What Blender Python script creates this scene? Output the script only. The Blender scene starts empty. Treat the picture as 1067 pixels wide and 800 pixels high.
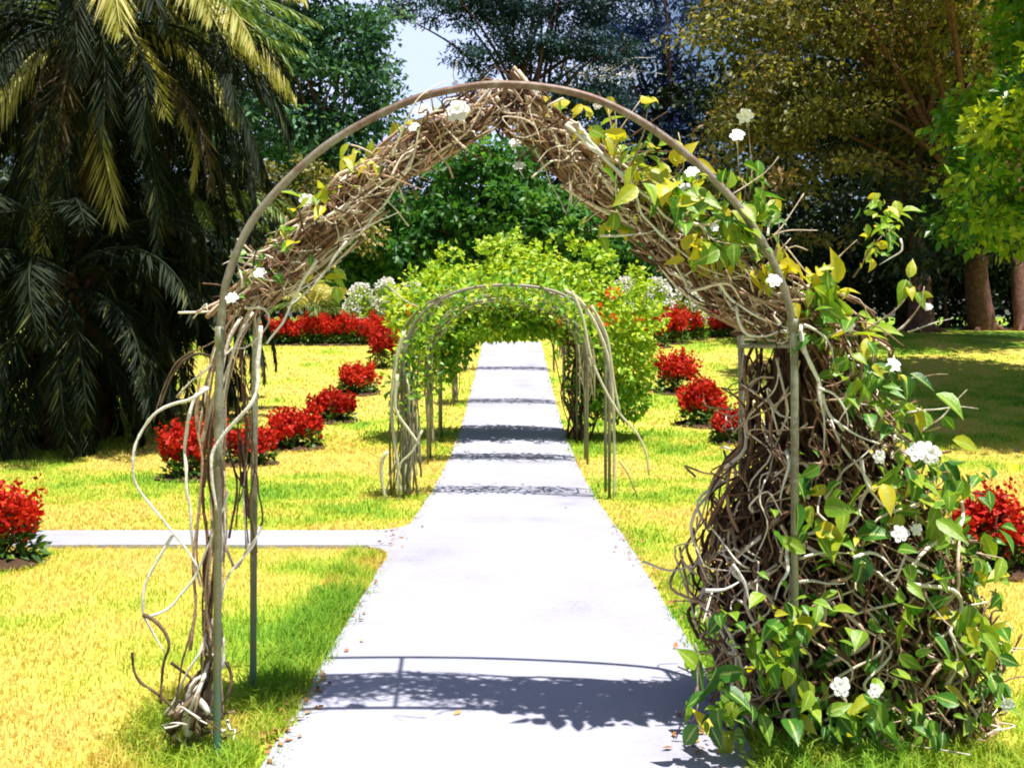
import bpy, math
import numpy as np
from mathutils import Vector

R = np.random.default_rng(7)
rad = math.radians
sc = bpy.context.scene
col = sc.collection

# ------------------------------------------------------------------ camera, sky, sun, exposure
cd = bpy.data.cameras.new("camera")
cam = bpy.data.objects.new("camera", cd)
col.objects.link(cam)
cam.location = (0, 0, 0)
cam.rotation_euler = (rad(90), 0, 0)
cd.sensor_width = 36
cd.lens = 36 * 1000 / 1067
cd.shift_y = -70 / 1067
cd.clip_end = 2000
sc.camera = cam

SUN_DIR = np.array([0.47, -0.43, 2.5])
SUN_DIR = SUN_DIR / np.linalg.norm(SUN_DIR)
w = bpy.data.worlds.new("World")
sc.world = w
w.use_nodes = True
nt = w.node_tree
bg = nt.nodes["Background"]
sky = nt.nodes.new("ShaderNodeTexSky")
sky.sky_type = 'NISHITA'
sky.sun_disc = False
sky.sun_elevation = math.asin(SUN_DIR[2])
sky.sun_rotation = math.atan2(SUN_DIR[0], SUN_DIR[1])
sky.air_density = 1.0
sky.dust_density = 1.5
sky.ozone_density = 2.0
nt.links.new(sky.outputs[0], bg.inputs[0])
# a bank of bright summer cloud low over the far trees
tc = nt.nodes.new("ShaderNodeTexCoord")
nz_ = nt.nodes.new("ShaderNodeTexNoise")
nz_.inputs["Scale"].default_value = 5
nz_.inputs["Detail"].default_value = 7
nt.links.new(tc.outputs["Generated"], nz_.inputs["Vector"])
dt = nt.nodes.new("ShaderNodeVectorMath")
dt.operation = 'DOT_PRODUCT'
nt.links.new(tc.outputs["Generated"], dt.inputs[0])
dt.inputs[1].default_value = Vector((-.10, .93, .26)).normalized()
m1_ = nt.nodes.new("ShaderNodeMapRange")
nt.links.new(dt.outputs["Value"], m1_.inputs[0])
m1_.inputs[1].default_value = .945
m1_.inputs[2].default_value = .992
ad_ = nt.nodes.new("ShaderNodeMath")
ad_.operation = 'MULTIPLY_ADD'
nt.links.new(nz_.outputs["Fac"], ad_.inputs[0])
ad_.inputs[1].default_value = .8
nt.links.new(m1_.outputs[0], ad_.inputs[2])
m2_ = nt.nodes.new("ShaderNodeMapRange")
nt.links.new(ad_.outputs[0], m2_.inputs[0])
m2_.inputs[1].default_value = .75
m2_.inputs[2].default_value = 1.35
mx_ = nt.nodes.new("ShaderNodeMixRGB")
nt.links.new(m2_.outputs[0], mx_.inputs[0])
nt.links.new(sky.outputs[0], mx_.inputs[1])
mx_.inputs[2].default_value = (7.2, 8.4, 12.2, 1)
nt.links.new(mx_.outputs[0], bg.inputs[0])
bg.inputs[1].default_value = 0.058
sl = bpy.data.lights.new("sun", 'SUN')
sl.energy = 5.0
sl.angle = rad(0.5)
sl.color = (1.0, 0.95, 0.87)
so = bpy.data.objects.new("sun", sl)
col.objects.link(so)
so.rotation_euler = Vector(SUN_DIR).to_track_quat('Z', 'Y').to_euler()
so.location = (8, -8, 40)
sc.view_settings.view_transform = 'Standard'
sc.view_settings.look = 'None'
sc.view_settings.gamma = 1
sc.view_settings.exposure = 0.95
sc.cycles.filter_width = 1.9

# ------------------------------------------------------------------ helpers
CX, CY, F = 533.5, 330.0, 1000.0          # picture centre column, horizon row, focal length in pixels of the photograph

_gy = np.arange(-30, 80, 0.1)
_gz = np.interp(_gy, [0, 3.65, 6, 8, 10, 13, 16, 20, 24, 29.5, 35, 60],
                [-1.70, -1.68, -1.66, -1.78, -1.92, -2.02, -1.96, -1.68, -1.31, -.74, -.5, -.42])
_k = np.exp(-0.5 * (np.arange(-30, 31) * .1 / .8) ** 2)
_k /= _k.sum()
_gz = np.convolve(np.pad(_gz, 30, mode='edge'), _k, mode='valid')


def gz(y):
    return np.interp(y, _gy, _gz)


def ground_at(px, py):
    """the point of the ground seen at a picture position"""
    d = np.arange(2.5, 60, .02)
    i = np.argmax(gz(d) >= -(py - CY) / F * d) if py <= CY else np.argmin(np.abs(gz(d) + (py - CY) / F * d))
    d = d[i]
    return np.array([(px - CX) / F * d, d, gz(d)])


def P(px, py, d):
    return np.array([(px - CX) / F * d, d, (CY - py) / F * d])


def unit(v):
    return v / np.maximum(np.linalg.norm(v, axis=-1, keepdims=True), 1e-9)


def rdir(n):
    return unit(R.normal(size=(n, 3)))


_lat = R.random((64, 64))


def vnoise(x, y, s):
    x = np.asarray(x, float) / s
    y = np.asarray(y, float) / s
    xi, yi = np.floor(x).astype(int), np.floor(y).astype(int)
    fx, fy = x - xi, y - yi
    fx, fy = fx * fx * (3 - 2 * fx), fy * fy * (3 - 2 * fy)
    g = lambda a, b: _lat[a % 64, b % 64]
    return (g(xi, yi) * (1 - fx) + g(xi + 1, yi) * fx) * (1 - fy) + (g(xi, yi + 1) * (1 - fx) + g(xi + 1, yi + 1) * fx) * fy


class Geo:
    def __init__(s):
        s.v, s.f3, s.f4, s.t, s.r, s.n = [], [], [], [], [], 0

    def add(s, v, f3=None, f4=None, tint=0.5, rib=0.0):
        v = np.asarray(v, float).reshape(-1, 3)
        s.v.append(v)
        s.t.append(np.broadcast_to(np.asarray(tint, float), (len(v),)))
        s.r.append(np.broadcast_to(np.asarray(rib, float), (len(v),)))
        if f3 is not None and len(f3):
            s.f3.append(np.asarray(f3).reshape(-1, 3) + s.n)
        if f4 is not None and len(f4):
            s.f4.append(np.asarray(f4).reshape(-1, 4) + s.n)
        s.n += len(v)

    def mesh(s, name, off=(0, 0, 0), smooth=True):
        v = np.concatenate(s.v) - np.asarray(off, float)
        f3 = np.concatenate(s.f3) if s.f3 else np.zeros((0, 3), int)
        f4 = np.concatenate(s.f4) if s.f4 else np.zeros((0, 4), int)
        me = bpy.data.meshes.new(name)
        me.vertices.add(len(v))
        me.vertices.foreach_set("co", v.astype(np.float32).ravel())
        li = np.concatenate([f3.ravel(), f4.ravel()]).astype(np.int32)
        me.loops.add(len(li))
        me.loops.foreach_set("vertex_index", li)
        n3, n4 = len(f3), len(f4)
        ls = np.concatenate([np.arange(n3) * 3, n3 * 3 + np.arange(n4) * 4]).astype(np.int32)
        me.polygons.add(n3 + n4)
        me.polygons.foreach_set("loop_start", ls)
        me.update(calc_edges=True)
        if smooth:
            me.polygons.foreach_set("use_smooth", np.ones(n3 + n4, bool))
        a = me.attributes.new("tint", 'FLOAT', 'POINT')
        a.data.foreach_set("value", np.concatenate(s.t).astype(np.float32))
        rb = np.concatenate(s.r).astype(np.float32)
        if rb.any():
            me.attributes.new("rib", 'FLOAT', 'POINT').data.foreach_set("value", rb)
        me.validate()
        return me


def wpos(o):
    p = np.zeros(3)
    while o is not None:
        p = p + np.array(o.location)
        o = o.parent
    return p


def thing(name, label, cat, loc, group=None):
    o = bpy.data.objects.new(name, None)
    o.empty_display_size = .1
    col.objects.link(o)
    o.location = tuple(float(c) for c in loc)
    o['label'] = label
    o['category'] = cat
    if group:
        o['group'] = group
    return o


def part(name, geo, mat, parent, smooth=True, stuff=False):
    me = geo.mesh(name, wpos(parent), smooth)
    me.materials.append(mat)
    o = bpy.data.objects.new(name, me)
    col.objects.link(o)
    o.parent = parent
    if stuff:
        o['kind'] = 'stuff'
    return o


def setting(name, geo, mat, kind='structure', smooth=True):
    me = geo.mesh(name, (0, 0, 0), smooth)
    me.materials.append(mat)
    o = bpy.data.objects.new(name, me)
    col.objects.link(o)
    o['kind'] = kind
    return o


def spline(pts, step=.04):
    pts = np.asarray(pts, float)
    q = np.vstack([2 * pts[0] - pts[1], pts, 2 * pts[-1] - pts[-2]])
    out = []
    for i in range(1, len(q) - 2):
        a, b, c, d = q[i - 1], q[i], q[i + 1], q[i + 2]
        n = max(2, int(np.linalg.norm(c - b) / step))
        t = (np.arange(n) / n)[:, None]
        out.append(.5 * (2 * b + (c - a) * t + (2 * a - 5 * b + 4 * c - d) * t * t + (3 * b - a - 3 * c + d) * t ** 3))
    out.append(q[-2][None])
    return np.vstack(out)


def tube(g, pts, r, sides=6, tint=.5, r1=None, lump=0.0, cap=True):
    pts = np.asarray(pts, float)
    n = len(pts)
    T = unit(np.gradient(pts, axis=0))
    a = np.array([1.0, 0, 0]) if abs(T[0][0]) < .8 else np.array([0, 1.0, 0])
    N = np.zeros((n, 3))
    v = np.cross(T[0], a)
    v /= np.linalg.norm(v)
    for i in range(n):
        v = v - T[i] * np.dot(v, T[i])
        v = v / max(np.linalg.norm(v), 1e-9)
        N[i] = v
    B = np.cross(T, N)
    rr = np.linspace(r, r if r1 is None else r1, n)
    if lump:
        rr = rr * (1 + lump * (R.random(n) - .5))
    an = np.arange(sides) * 2 * np.pi / sides
    ring = (N[:, None] * np.cos(an)[None, :, None] + B[:, None] * np.sin(an)[None, :, None]) * rr[:, None, None] + pts[:, None]
    i = np.arange(n - 1)[:, None] * sides
    j = np.arange(sides)[None]
    k = (j + 1) % sides
    f4 = np.stack([i + j, i + k, i + sides + k, i + sides + j], -1).reshape(-1, 4)
    vs = ring.reshape(-1, 3)
    f3 = None
    if cap:
        vs = np.vstack([vs, pts[0], pts[-1]])
        jj = np.arange(sides)
        kk = (jj + 1) % sides
        f3 = np.vstack([np.stack([np.full(sides, n * sides), kk, jj], -1),
                        np.stack([np.full(sides, n * sides + 1), (n - 1) * sides + jj, (n - 1) * sides + kk], -1)])
    g.add(vs, f3, f4, tint)


# leaf templates: length along +Y, face up +Z
T_SIMPLE = (np.array([[0, 0, 0], [-.5, .45, .10], [0, 1, -.08], [.5, .45, .10]], float), np.array([[0, 2, 1], [0, 3, 2]]), None)


def ovate():
    t = np.array([0, .10, .28, .5, .72, .88, 1.0])
    hw = np.array([.02, .30, .50, .47, .28, .10, 0.0])
    v = []
    for a, h in zip(t, hw):
        z = .14 * a - .50 * a ** 2
        v += [[-h, a, z + .42 * h], [0, a, z], [h, a, z + .42 * h]]
    f = []
    for i in range(len(t) - 1):
        b = i * 3
        f += [[b, b + 1, b + 4, b + 3], [b + 1, b + 2, b + 5, b + 4]]
    return np.array(v), None, np.array(f)


T_OVATE = ovate()


def scatter(g, tmpl, pos, d, up, length, width, tint):
    """place a leaf template at each position, pointing along d with its face towards up"""
    v, f3, f4 = tmpl
    n, k = len(pos), len(v)
    y = unit(d)
    x = unit(np.cross(y, up))
    z = np.cross(x, y)
    L = np.broadcast_to(np.asarray(length, float), (n,))[:, None, None]
    W = np.broadcast_to(np.asarray(width, float), (n,))[:, None, None]
    vv = pos[:, None] + x[:, None] * v[None, :, 0:1] * W + y[:, None] * v[None, :, 1:2] * L + z[:, None] * v[None, :, 2:3] * W
    o = (np.arange(n) * k)[:, None, None]
    g.add(vv.reshape(-1, 3), None if f3 is None else (f3[None] + o).reshape(-1, 3),
          None if f4 is None else (f4[None] + o).reshape(-1, 4), np.repeat(np.broadcast_to(tint, (n,)), k), np.tile(v[:, 0] == 0, n) * 1.0 if k > 10 else 0.0)


def nodes(name):
    m = bpy.data.materials.new(name)
    m.use_nodes = True
    t = m.node_tree
    return m, t, t.nodes["Principled BSDF"], t.nodes["Material Output"]


def ramp(t, stops):
    r = t.nodes.new("ShaderNodeValToRGB")
    e = r.color_ramp.elements
    while len(e) < len(stops):
        e.new(.5)
    for s, (p, c) in zip(e, stops):
        s.position = p
        s.color = (*c, 1)
    return r


def noise(t, scale, detail=4, rough=.6):
    n = t.nodes.new("ShaderNodeTexNoise")
    n.inputs["Scale"].default_value = scale
    n.inputs["Detail"].default_value = detail
    n.inputs["Roughness"].default_value = rough
    g = t.nodes.new("ShaderNodeNewGeometry")
    t.links.new(g.outputs["Position"], n.inputs["Vector"])
    return n


def tint_mat(name, stops, rough=.5, trans=0.0, grain=None, spec=.4, bump=0, tcol=1.4, rib=False):
    """colour from each leaf's or stem's own random tint, with optional fine grain and light passing through"""
    m, t, b, out = nodes(name)
    a = t.nodes.new("ShaderNodeAttribute")
    a.attribute_name = "tint"
    fac = a.outputs["Fac"]
    if grain:
        nz = noise(t, grain[0], 5, .65)
        ma = t.nodes.new("ShaderNodeMath")
        ma.operation = 'MULTIPLY_ADD'
        t.links.new(nz.outputs["Fac"], ma.inputs[0])
        ma.inputs[1].default_value = grain[1]
        ad = t.nodes.new("ShaderNodeMath")
        ad.operation = 'ADD'
        t.links.new(fac, ad.inputs[0])
        ad.inputs[1].default_value = -.5 * grain[1]
        t.links.new(ad.outputs[0], ma.inputs[2])
        fac = ma.outputs[0]
        if bump:
            bp = t.nodes.new("ShaderNodeBump")
            bp.inputs["Strength"].default_value = bump
            bp.inputs["Distance"].default_value = .02
            t.links.new(nz.outputs["Fac"], bp.inputs["Height"])
            t.links.new(bp.outputs[0], b.inputs["Normal"])
    r = ramp(t, stops)
    t.links.new(fac, r.inputs[0])
    if rib:                                              # pale midrib and a faint net of veins
        ra = t.nodes.new("ShaderNodeAttribute")
        ra.attribute_name = "rib"
        rr = ramp(t, [(.80, (0, 0, 0)), (.97, (1, 1, 1))])
        t.links.new(ra.outputs["Fac"], rr.inputs[0])
        rm = t.nodes.new("ShaderNodeMixRGB")
        t.links.new(rr.outputs[0], rm.inputs[0])
        t.links.new(r.outputs[0], rm.inputs[1])
        rm.inputs[2].default_value = (.42, .52, .14, 1)
        r = rm
    t.links.new(r.outputs[0], b.inputs["Base Color"])
    b.inputs["Roughness"].default_value = rough
    b.inputs["Specular IOR Level"].default_value = spec
    if trans:
        tr = t.nodes.new("ShaderNodeBsdfTranslucent")
        mx = t.nodes.new("ShaderNodeMixRGB")
        mx.blend_type = 'MULTIPLY'
        mx.inputs[0].default_value = 1
        mx.inputs[2].default_value = (tcol, tcol * .95, .5, 1)
        t.links.new(r.outputs[0], mx.inputs[1])
        t.links.new(mx.outputs[0], tr.inputs[0])
        ms = t.nodes.new("ShaderNodeMixShader")
        ms.inputs[0].default_value = trans
        t.links.new(b.outputs[0], ms.inputs[1])
        t.links.new(tr.outputs[0], ms.inputs[2])
        t.links.new(ms.outputs[0], out.inputs[0])
    return m


# ------------------------------------------------------------------ materials
M = {}
M['lawn'] = tint_mat('lawn', [(0, (.45, .38, .09)), (.35, (.42, .40, .07)), (.6, (.28, .36, .035)), (1, (.12, .25, .025))], .9, 0, (30, .5), .1)
M['blade'] = tint_mat('grass_blade', [(0, (.60, .45, .14)), (.3, (.55, .48, .10)), (.6, (.36, .47, .05)), (1, (.17, .36, .035))], .7, .35, None, .15)
M['red'] = tint_mat('red_petal', [(0, (.28, .008, .006)), (.6, (.57, .02, .012)), (1, (.72, .06, .02))], .55, .3, None, .2, 0, 1.1)
M['flower_white'] = tint_mat('white_petal', [(0, (.82, .82, .88)), (1, (.90, .88, .92))], .6, .25, None, .2, 0, 1.0)
M['orange'] = tint_mat('orange_petal', [(0, (.65, .08, .01)), (1, (.75, .16, .02))], .55, .25, None, .2)
M['bush_leaf'] = tint_mat('bush_leaf', [(0, (.03, .08, .015)), (.7, (.07, .16, .02)), (1, (.16, .24, .03))], .5, .3)
M['vine_leaf'] = tint_mat('vine_leaf', [(0, (.025, .10, .018)), (.4, (.07, .22, .02)), (.7, (.24, .38, .025)), (1, (.60, .50, .025))], .34, .38, (38, .38), .45, .25, 1.4, True)
M['arch_leaf'] = tint_mat('arch_leaf', [(0, (.045, .16, .015)), (.4, (.17, .38, .02)), (1, (.47, .57, .03))], .45, .35)
M['vine_stem'] = tint_mat('vine_stem', [(0, (.04, .02, .013)), (.35, (.20, .10, .06)), (.65, (.50, .33, .22)), (1, (.82, .72, .62))], .8, 0, (60, .45), .2, .5)
M['dead_stem'] = tint_mat('dead_stem', [(0, (.05, .032, .02)), (.45, (.22, .15, .09)), (1, (.74, .70, .64))], .8, 0, (22, 1.0), .2, .5)
M['pale_stem'] = tint_mat('pale_stem', [(0, (.16, .13, .06)), (1, (.52, .50, .33))], .8, 0, (20, .5), .2, .4)
M['bark'] = tint_mat('bark', [(0, (.03, .018, .014)), (.5, (.16, .08, .065)), (1, (.40, .23, .19))], .9, 0, (7, .9), .1, .8)
M['palm_bark'] = tint_mat('palm_bark', [(0, (.018, .012, .009)), (1, (.10, .065, .04))], .9, 0, (9, .9), .1, .9)
M['olive'] = tint_mat('olive_leaf', [(0, (.06, .07, .018)), (.5, (.21, .215, .06)), (.85, (.37, .32, .10)), (1, (.40, .25, .13))], .55, .3)
M['citrus'] = tint_mat('citrus_leaf', [(0, (.035, .13, .012)), (.5, (.13, .32, .02)), (1, (.50, .58, .04))], .4, .3)
M['mid'] = tint_mat('green_leaf', [(0, (.02, .08, .02)), (.6, (.06, .20, .035)), (1, (.17, .34, .07))], .5, .35)
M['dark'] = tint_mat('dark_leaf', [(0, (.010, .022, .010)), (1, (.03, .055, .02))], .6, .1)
M['blue'] = tint_mat('haze_blue_leaf', [(0, (.02, .05, .17)), (.6, (.06, .11, .34)), (1, (.18, .24, .55))], .6, .2, None, .3)  # blue of the distance haze put into the leaf colour
M['conifer'] = tint_mat('conifer_needle', [(0, (.010, .028, .04)), (.7, (.03, .085, .095)), (1, (.07, .16, .19))], .6, .15)  # needles blued too, far haze put into their colour
M['teal'] = tint_mat('blue_green_leaf', [(0, (.02, .07, .05)), (.6, (.065, .18, .09)), (1, (.17, .31, .20))], .55, .3)
M['frond_green'] = tint_mat('frond_green', [(0, (.04, .10, .02)), (1, (.30, .40, .09))], .45, .35)
M['frond_dry'] = tint_mat('frond_dry', [(0, (.36, .40, .08)), (.5, (.52, .50, .16)), (1, (.70, .60, .30))], .6, .35)
M['frond_dead'] = tint_mat('frond_dead', [(0, (.025, .02, .012)), (.7, (.08, .065, .03)), (1, (.2, .14, .07))], .8, .1)
M['frond_shade'] = tint_mat('frond_shade', [(0, (.007, .013, .007)), (.88, (.016, .028, .010)), (1, (.10, .11, .03))], .65, .08, None, .15)  # near-black shade of the palms put into this frond colour


def metal(name, rust, M_top=.95, low=(.07, .17, .12)):
    m, t, b, o = nodes(name)
    nz = noise(t, 14, 8, .75)
    g = t.nodes.new("ShaderNodeNewGeometry")
    sx = t.nodes.new("ShaderNodeSeparateXYZ")
    t.links.new(g.outputs["Position"], sx.inputs[0])
    mr = t.nodes.new("ShaderNodeMapRange")       # old green paint low on the legs, rust over the top of the hoop
    mr.inputs[1].default_value = -1.72
    mr.inputs[2].default_value = M_top
    t.links.new(sx.outputs[2], mr.inputs[0])
    ad = t.nodes.new("ShaderNodeMath")
    ad.operation = 'MULTIPLY_ADD'
    t.links.new(nz.outputs["Fac"], ad.inputs[0])
    ad.inputs[1].default_value = .9
    t.links.new(mr.outputs[0], ad.inputs[2])
    sb = t.nodes.new("ShaderNodeMath")
    sb.operation = 'ADD'
    t.links.new(ad.outputs[0], sb.inputs[0])
    sb.inputs[1].default_value = -.45 + rust
    r = ramp(t, [(.02, low), (.11, (.11, .14, .07)), (.35, (.19, .17, .10)), (.42, (.12, .10, .06)), (.55, (.27, .27, .21)), (.66, (.16, .14, .09)), (.8, (.28, .24, .20)), (1, (.15, .08, .06))])
    t.links.new(sb.outputs[0], r.inputs[0])
    t.links.new(r.outputs[0], b.inputs["Base Color"])
    b.inputs["Roughness"].default_value = .55
    b.inputs["Metallic"].default_value = .15
    bp = t.nodes.new("ShaderNodeBump")
    bp.inputs["Strength"].default_value = .35
    bp.inputs["Distance"].default_value = .004
    n2 = noise(t, 70, 4, .7)
    t.links.new(n2.outputs["Fac"], bp.inputs["Height"])
    t.links.new(bp.outputs[0], b.inputs["Normal"])
    return m


M['metal'] = metal('painted_iron', 0)
M['old_metal'] = metal('weathered_iron', .1, 1.2, (.10, .11, .06))


def concrete(name):
    m, t, b, o = nodes(name)
    n1 = noise(t, .9, 6, .65)
    n2 = noise(t, 45, 4, .7)
    mx = t.nodes.new("ShaderNodeMath")
    mx.operation = 'MULTIPLY_ADD'
    t.links.new(n2.outputs["Fac"], mx.inputs[0])
    mx.inputs[1].default_value = .4
    t.links.new(n1.outputs["Fac"], mx.inputs[2])
    r = ramp(t, [(.40, (.20, .19, .22)), (.58, (.30, .30, .37)), (.9, (.355, .36, .45))])
    t.links.new(mx.outputs[0], r.inputs[0])
    t.links.new(r.outputs[0], b.inputs["Base Color"])
    b.inputs["Roughness"].default_value = .9
    b.inputs["Specular IOR Level"].default_value = .2
    bp = t.nodes.new("ShaderNodeBump")
    bp.inputs["Strength"].default_value = .25
    bp.inputs["Distance"].default_value = .004
    t.links.new(n2.outputs["Fac"], bp.inputs["Height"])
    t.links.new(bp.outputs[0], b.inputs["Normal"])
    return m


M['concrete'] = concrete('pale_concrete')
M['soil'] = tint_mat('soil', [(0, (.025, .014, .009)), (1, (.13, .075, .045))], .95, 0, (25, 1.0), .1, .8)
M['litter'] = tint_mat('dry_leaf', [(0, (.12, .05, .02)), (.5, (.35, .16, .05)), (1, (.5, .32, .12))], .8, .1)

# ------------------------------------------------------------------ ground, paths
PW = 0.885


def lawn_tint(x, y):
    """0 straw, 1 lush green: patches, greener beside the path and round the arch feet"""
    n = .48 * vnoise(x, y, 1.3) + .3 * vnoise(x + 9, y + 4, .42) + .22 * vnoise(x, y, .13)
    v = (n - .5) * 1.9 + .31
    e = np.exp(-((np.abs(x) - 1.05) / .28) ** 2) * .62 * vnoise(x + 3, y, .3) * np.clip((8.0 - y) / 2, 0, 1)
    foot = np.exp(-(((np.abs(x) - 1.25) / .6) ** 2 + ((y - 3.65) / .8) ** 2)) * .55
    right = np.clip((x - .9) / 1.0, 0, 1) * np.clip((5.5 - y) / 1.2, 0, 1) * .3
    far = np.clip((y - 28) / 4, 0, 1) * .35
    side = np.clip((np.abs(x) - 6) / 3, 0, 1) * .22 * np.clip((y - 10) / 6, 0, 1)
    return np.clip(v + e + foot + right + far + side, 0, 1)


def axis(fine, coarse):
    return np.unique(np.round(np.concatenate([fine, coarse]), 3))


xs = axis(np.arange(-22, 22.01, .16), np.array([-500, -250, -120, -60, -35, 35, 60, 120, 250, 500]))
ys = axis(np.arange(2, 36, .12), np.array([-40, -20, -10, -4, 40, 50, 70, 110, 200, 400, 900]))
X, Y = np.meshgrid(xs, ys)
Z = gz(Y) + .012 * (vnoise(X, Y, .5) - .5) - .012
nx, ny = len(xs), len(ys)
ii = (np.arange(ny - 1)[:, None] * nx + np.arange(nx - 1)[None])
g = Geo()
g.add(np.stack([X, Y, Z], -1), None, np.stack([ii, ii + 1, ii + nx + 1, ii + nx], -1), lawn_tint(X, Y).ravel())
setting('lawn', g, M['lawn'])


def ribbon(g, a, b):
    n = len(a)
    i = np.arange(n - 1)
    dn = np.array([0, 0, -.08])
    g.add(np.vstack([a, b]), None, np.stack([i, i + n, i + n + 1, i + 1], -1))
    for e in (a, b):                                     # slab edges down into the turf
        g.add(np.vstack([e, e + dn]), None, np.stack([i, i + n, i + n + 1, i + 1], -1))


yy = np.concatenate([np.arange(-6, 3, .5), np.arange(3, 29.4, .1)])
g = Geo()
lw = -(PW + .02 * (vnoise(yy, yy * 0, .4) - .5)) - .22 * np.exp(-np.clip(np.abs(yy - 7.6) - .38, 0, 9) / .12)
rw = PW + .02 * (vnoise(yy, yy * 0 + 5, .4) - .5)
wide = 1 + .06 * np.clip((6 - yy) / 3, 0, 1)
ribbon(g, np.stack([lw * wide, yy, gz(yy) + .012], -1), np.stack([rw * wide, yy, gz(yy) + .012], -1))
setting('path', g, M['concrete'])
SY0, SY1 = 7.25, 7.95
xx = np.arange(-20, -.86, .1)
g = Geo()
j1, j2 = .03 * (vnoise(xx, xx * 0, .5) - .5), .03 * (vnoise(xx, xx * 0 + 3, .5) - .5)
ribbon(g, np.stack([xx, SY0 + j1, gz(SY0 + j1) + .016], -1), np.stack([xx, SY1 + j2, gz(SY1 + j2) + .016], -1))
setting('side_path', g, M['concrete'])


def on_path(x, y):
    edge = PW * (1 + .06 * np.clip((6 - y) / 3, 0, 1)) - .045 + .10 * (vnoise(x * .5, y, .22) - .5) + .09 * (vnoise(x * .5 + 9, y, .07) - .5)
    l = (np.abs(x) < edge) & (y < 29.4)
    s = (x < 0) & (y > SY0 + .02 + .05 * (vnoise(x, y, .3) - .5)) & (y < SY1 - .02)
    c = (x < 0) & (x > -edge - .2 * np.exp(-np.clip(np.abs(y - 7.6) - .38, 0, 9) / .12))
    return l | s | (c & (y > 6.2) & (y < 9))


def grass(n, x0, x1, y0, y1, h, wd, g):
    # denser towards the camera
    u = R.random(n)
    y = y0 * (y1 / y0) ** u
    x = x0 + (x1 - x0) * R.random(n)
    keep = ~on_path(x, y)
    x, y = x[keep], y[keep]
    n = len(x)
    t = np.clip(lawn_tint(x, y) + R.normal(0, .13, n), 0, 1)
    lush = np.clip((t - .45) * 2, 0, 1)
    H = h * (.5 + .8 * R.random(n)) * (1 + .9 * lush)
    a = R.random(n) * 2 * np.pi
    lean = R.normal(size=(n, 2)) * .65
    p = np.stack([x, y, gz(y) - .008], -1)
    s = np.stack([np.cos(a), np.sin(a), 0 * a], -1) * (wd * (.6 + .8 * R.random(n)))[:, None]
    mid = p + np.stack([lean[:, 0] * .25, lean[:, 1] * .25, np.full(n, .62)], -1) * H[:, None]
    tip = p + np.stack([lean[:, 0], lean[:, 1], np.full(n, .9)], -1) * H[:, None]
    v = np.stack([p - s, p + s, mid + s * .7, mid - s * .7, tip], 1)
    o = (np.arange(n) * 5)[:, None]
    g.add(v.reshape(-1, 3), np.array([[3, 2, 4]])[None] + o[:, :, None] * 1, np.array([[0, 1, 2, 3]])[None] + o[:, :, None], np.repeat(t, 5))


g = Geo()
grass(95000, -3.2, 3.2, 3.0, 7.4, .030, .0028, g)
grass(30000, -6, -3.2, 4.5, 8, .032, .0035, g)
grass(16000, 3.2, 5, 5, 8, .032, .0035, g)
grass(90000, -7.5, 7.5, 7.4, 16, .035, .006, g)
grass(60000, -12, 14, 14, 31, .05, .013, g)
# tufts at the feet of the first arch
for (x0, x1, y0, y1, n) in ((.75, 2.2, 3.05, 3.75, 7000), (-1.6, -.98, 3.15, 4.3, 3800), (.95, 1.2, 3.3, 6.5, 2500), (-1.2, -.9, 3.8, 7, 4500)):
    grass(n, x0, x1, y0, y1, .055, .0035, g)
setting('grass', g, M['blade'], 'stuff', False)

# dry leaves gathered along the path edges and under the vines
g = Geo()
n = 900
yl = 3.1 * (14 / 3.1) ** R.random(n)
xl = np.where(R.random(n) < .5, -1, 1) * (PW * 1.03 + (.03 + R.normal(0, .06, n)))
m2 = 200
yl = np.concatenate([yl, R.uniform(3.2, 4.4, m2)])
xl = np.concatenate([xl, R.uniform(.6, 1.3, m2)])
yl = np.concatenate([yl, R.uniform(4.0, 30, 25)])
xl = np.concatenate([xl, R.uniform(-.8, .8, 25)])
kp = (vnoise(xl * 2 + 7, yl, .35) > .52) | (R.random(len(xl)) < .12)
xl, yl = xl[kp], yl[kp]
pl = np.stack([xl, yl, gz(yl) + .022], -1)
dd = R.normal(size=(len(xl), 3))
dd[:, 2] *= .15
scatter(g, T_SIMPLE, pl, dd, np.array([0, 0, 1.0]) + .3 * R.normal(size=(len(xl), 3)), R.uniform(.02, .05, len(xl)), .022, R.random(len(xl)))
setting('leaf_litter', g, M['litter'], 'stuff', False)


# ------------------------------------------------------------------ trees
def crown_leaves(g, ell, nclump, per, leaf, cr, flat=.55, upbias=.6, asp=.55, tmod=.25):
    """leaf clumps spread through ellipsoids [(centre, radii)]"""
    vol = np.array([e[1][0] * e[1][2] for e in ell])
    which = R.choice(len(ell), nclump, p=vol / vol.sum())
    C = np.array([e[0] for e in ell])[which]
    S = np.array([e[1] for e in ell])[which]
    u = rdir(nclump) * (R.random(nclump) ** .45)[:, None]
    cc = C + u * S
    ct = R.normal(.5, tmod, nclump)
    csz = cr * R.uniform(.55, 1.35, nclump)
    idx = np.repeat(np.arange(nclump), per)
    n = len(idx)
    q = rdir(n) * (R.random(n) ** .5)[:, None]
    out = unit(q)
    q = q * csz[idx][:, None] * np.array([1, 1, flat])
    d = out * .8 + R.normal(size=(n, 3)) * .6 + np.array([0, 0, -.25])
    up = R.normal(size=(n, 3)) * .6 + np.array([0, 0, upbias]) + out * .4
    L = leaf * R.uniform(.6, 1.3, n)
    scatter(g, T_SIMPLE, cc[idx] + q, d, up, L, L * asp, np.clip(ct[idx] + R.normal(0, .16, n), 0, 1))
    return cc


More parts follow.
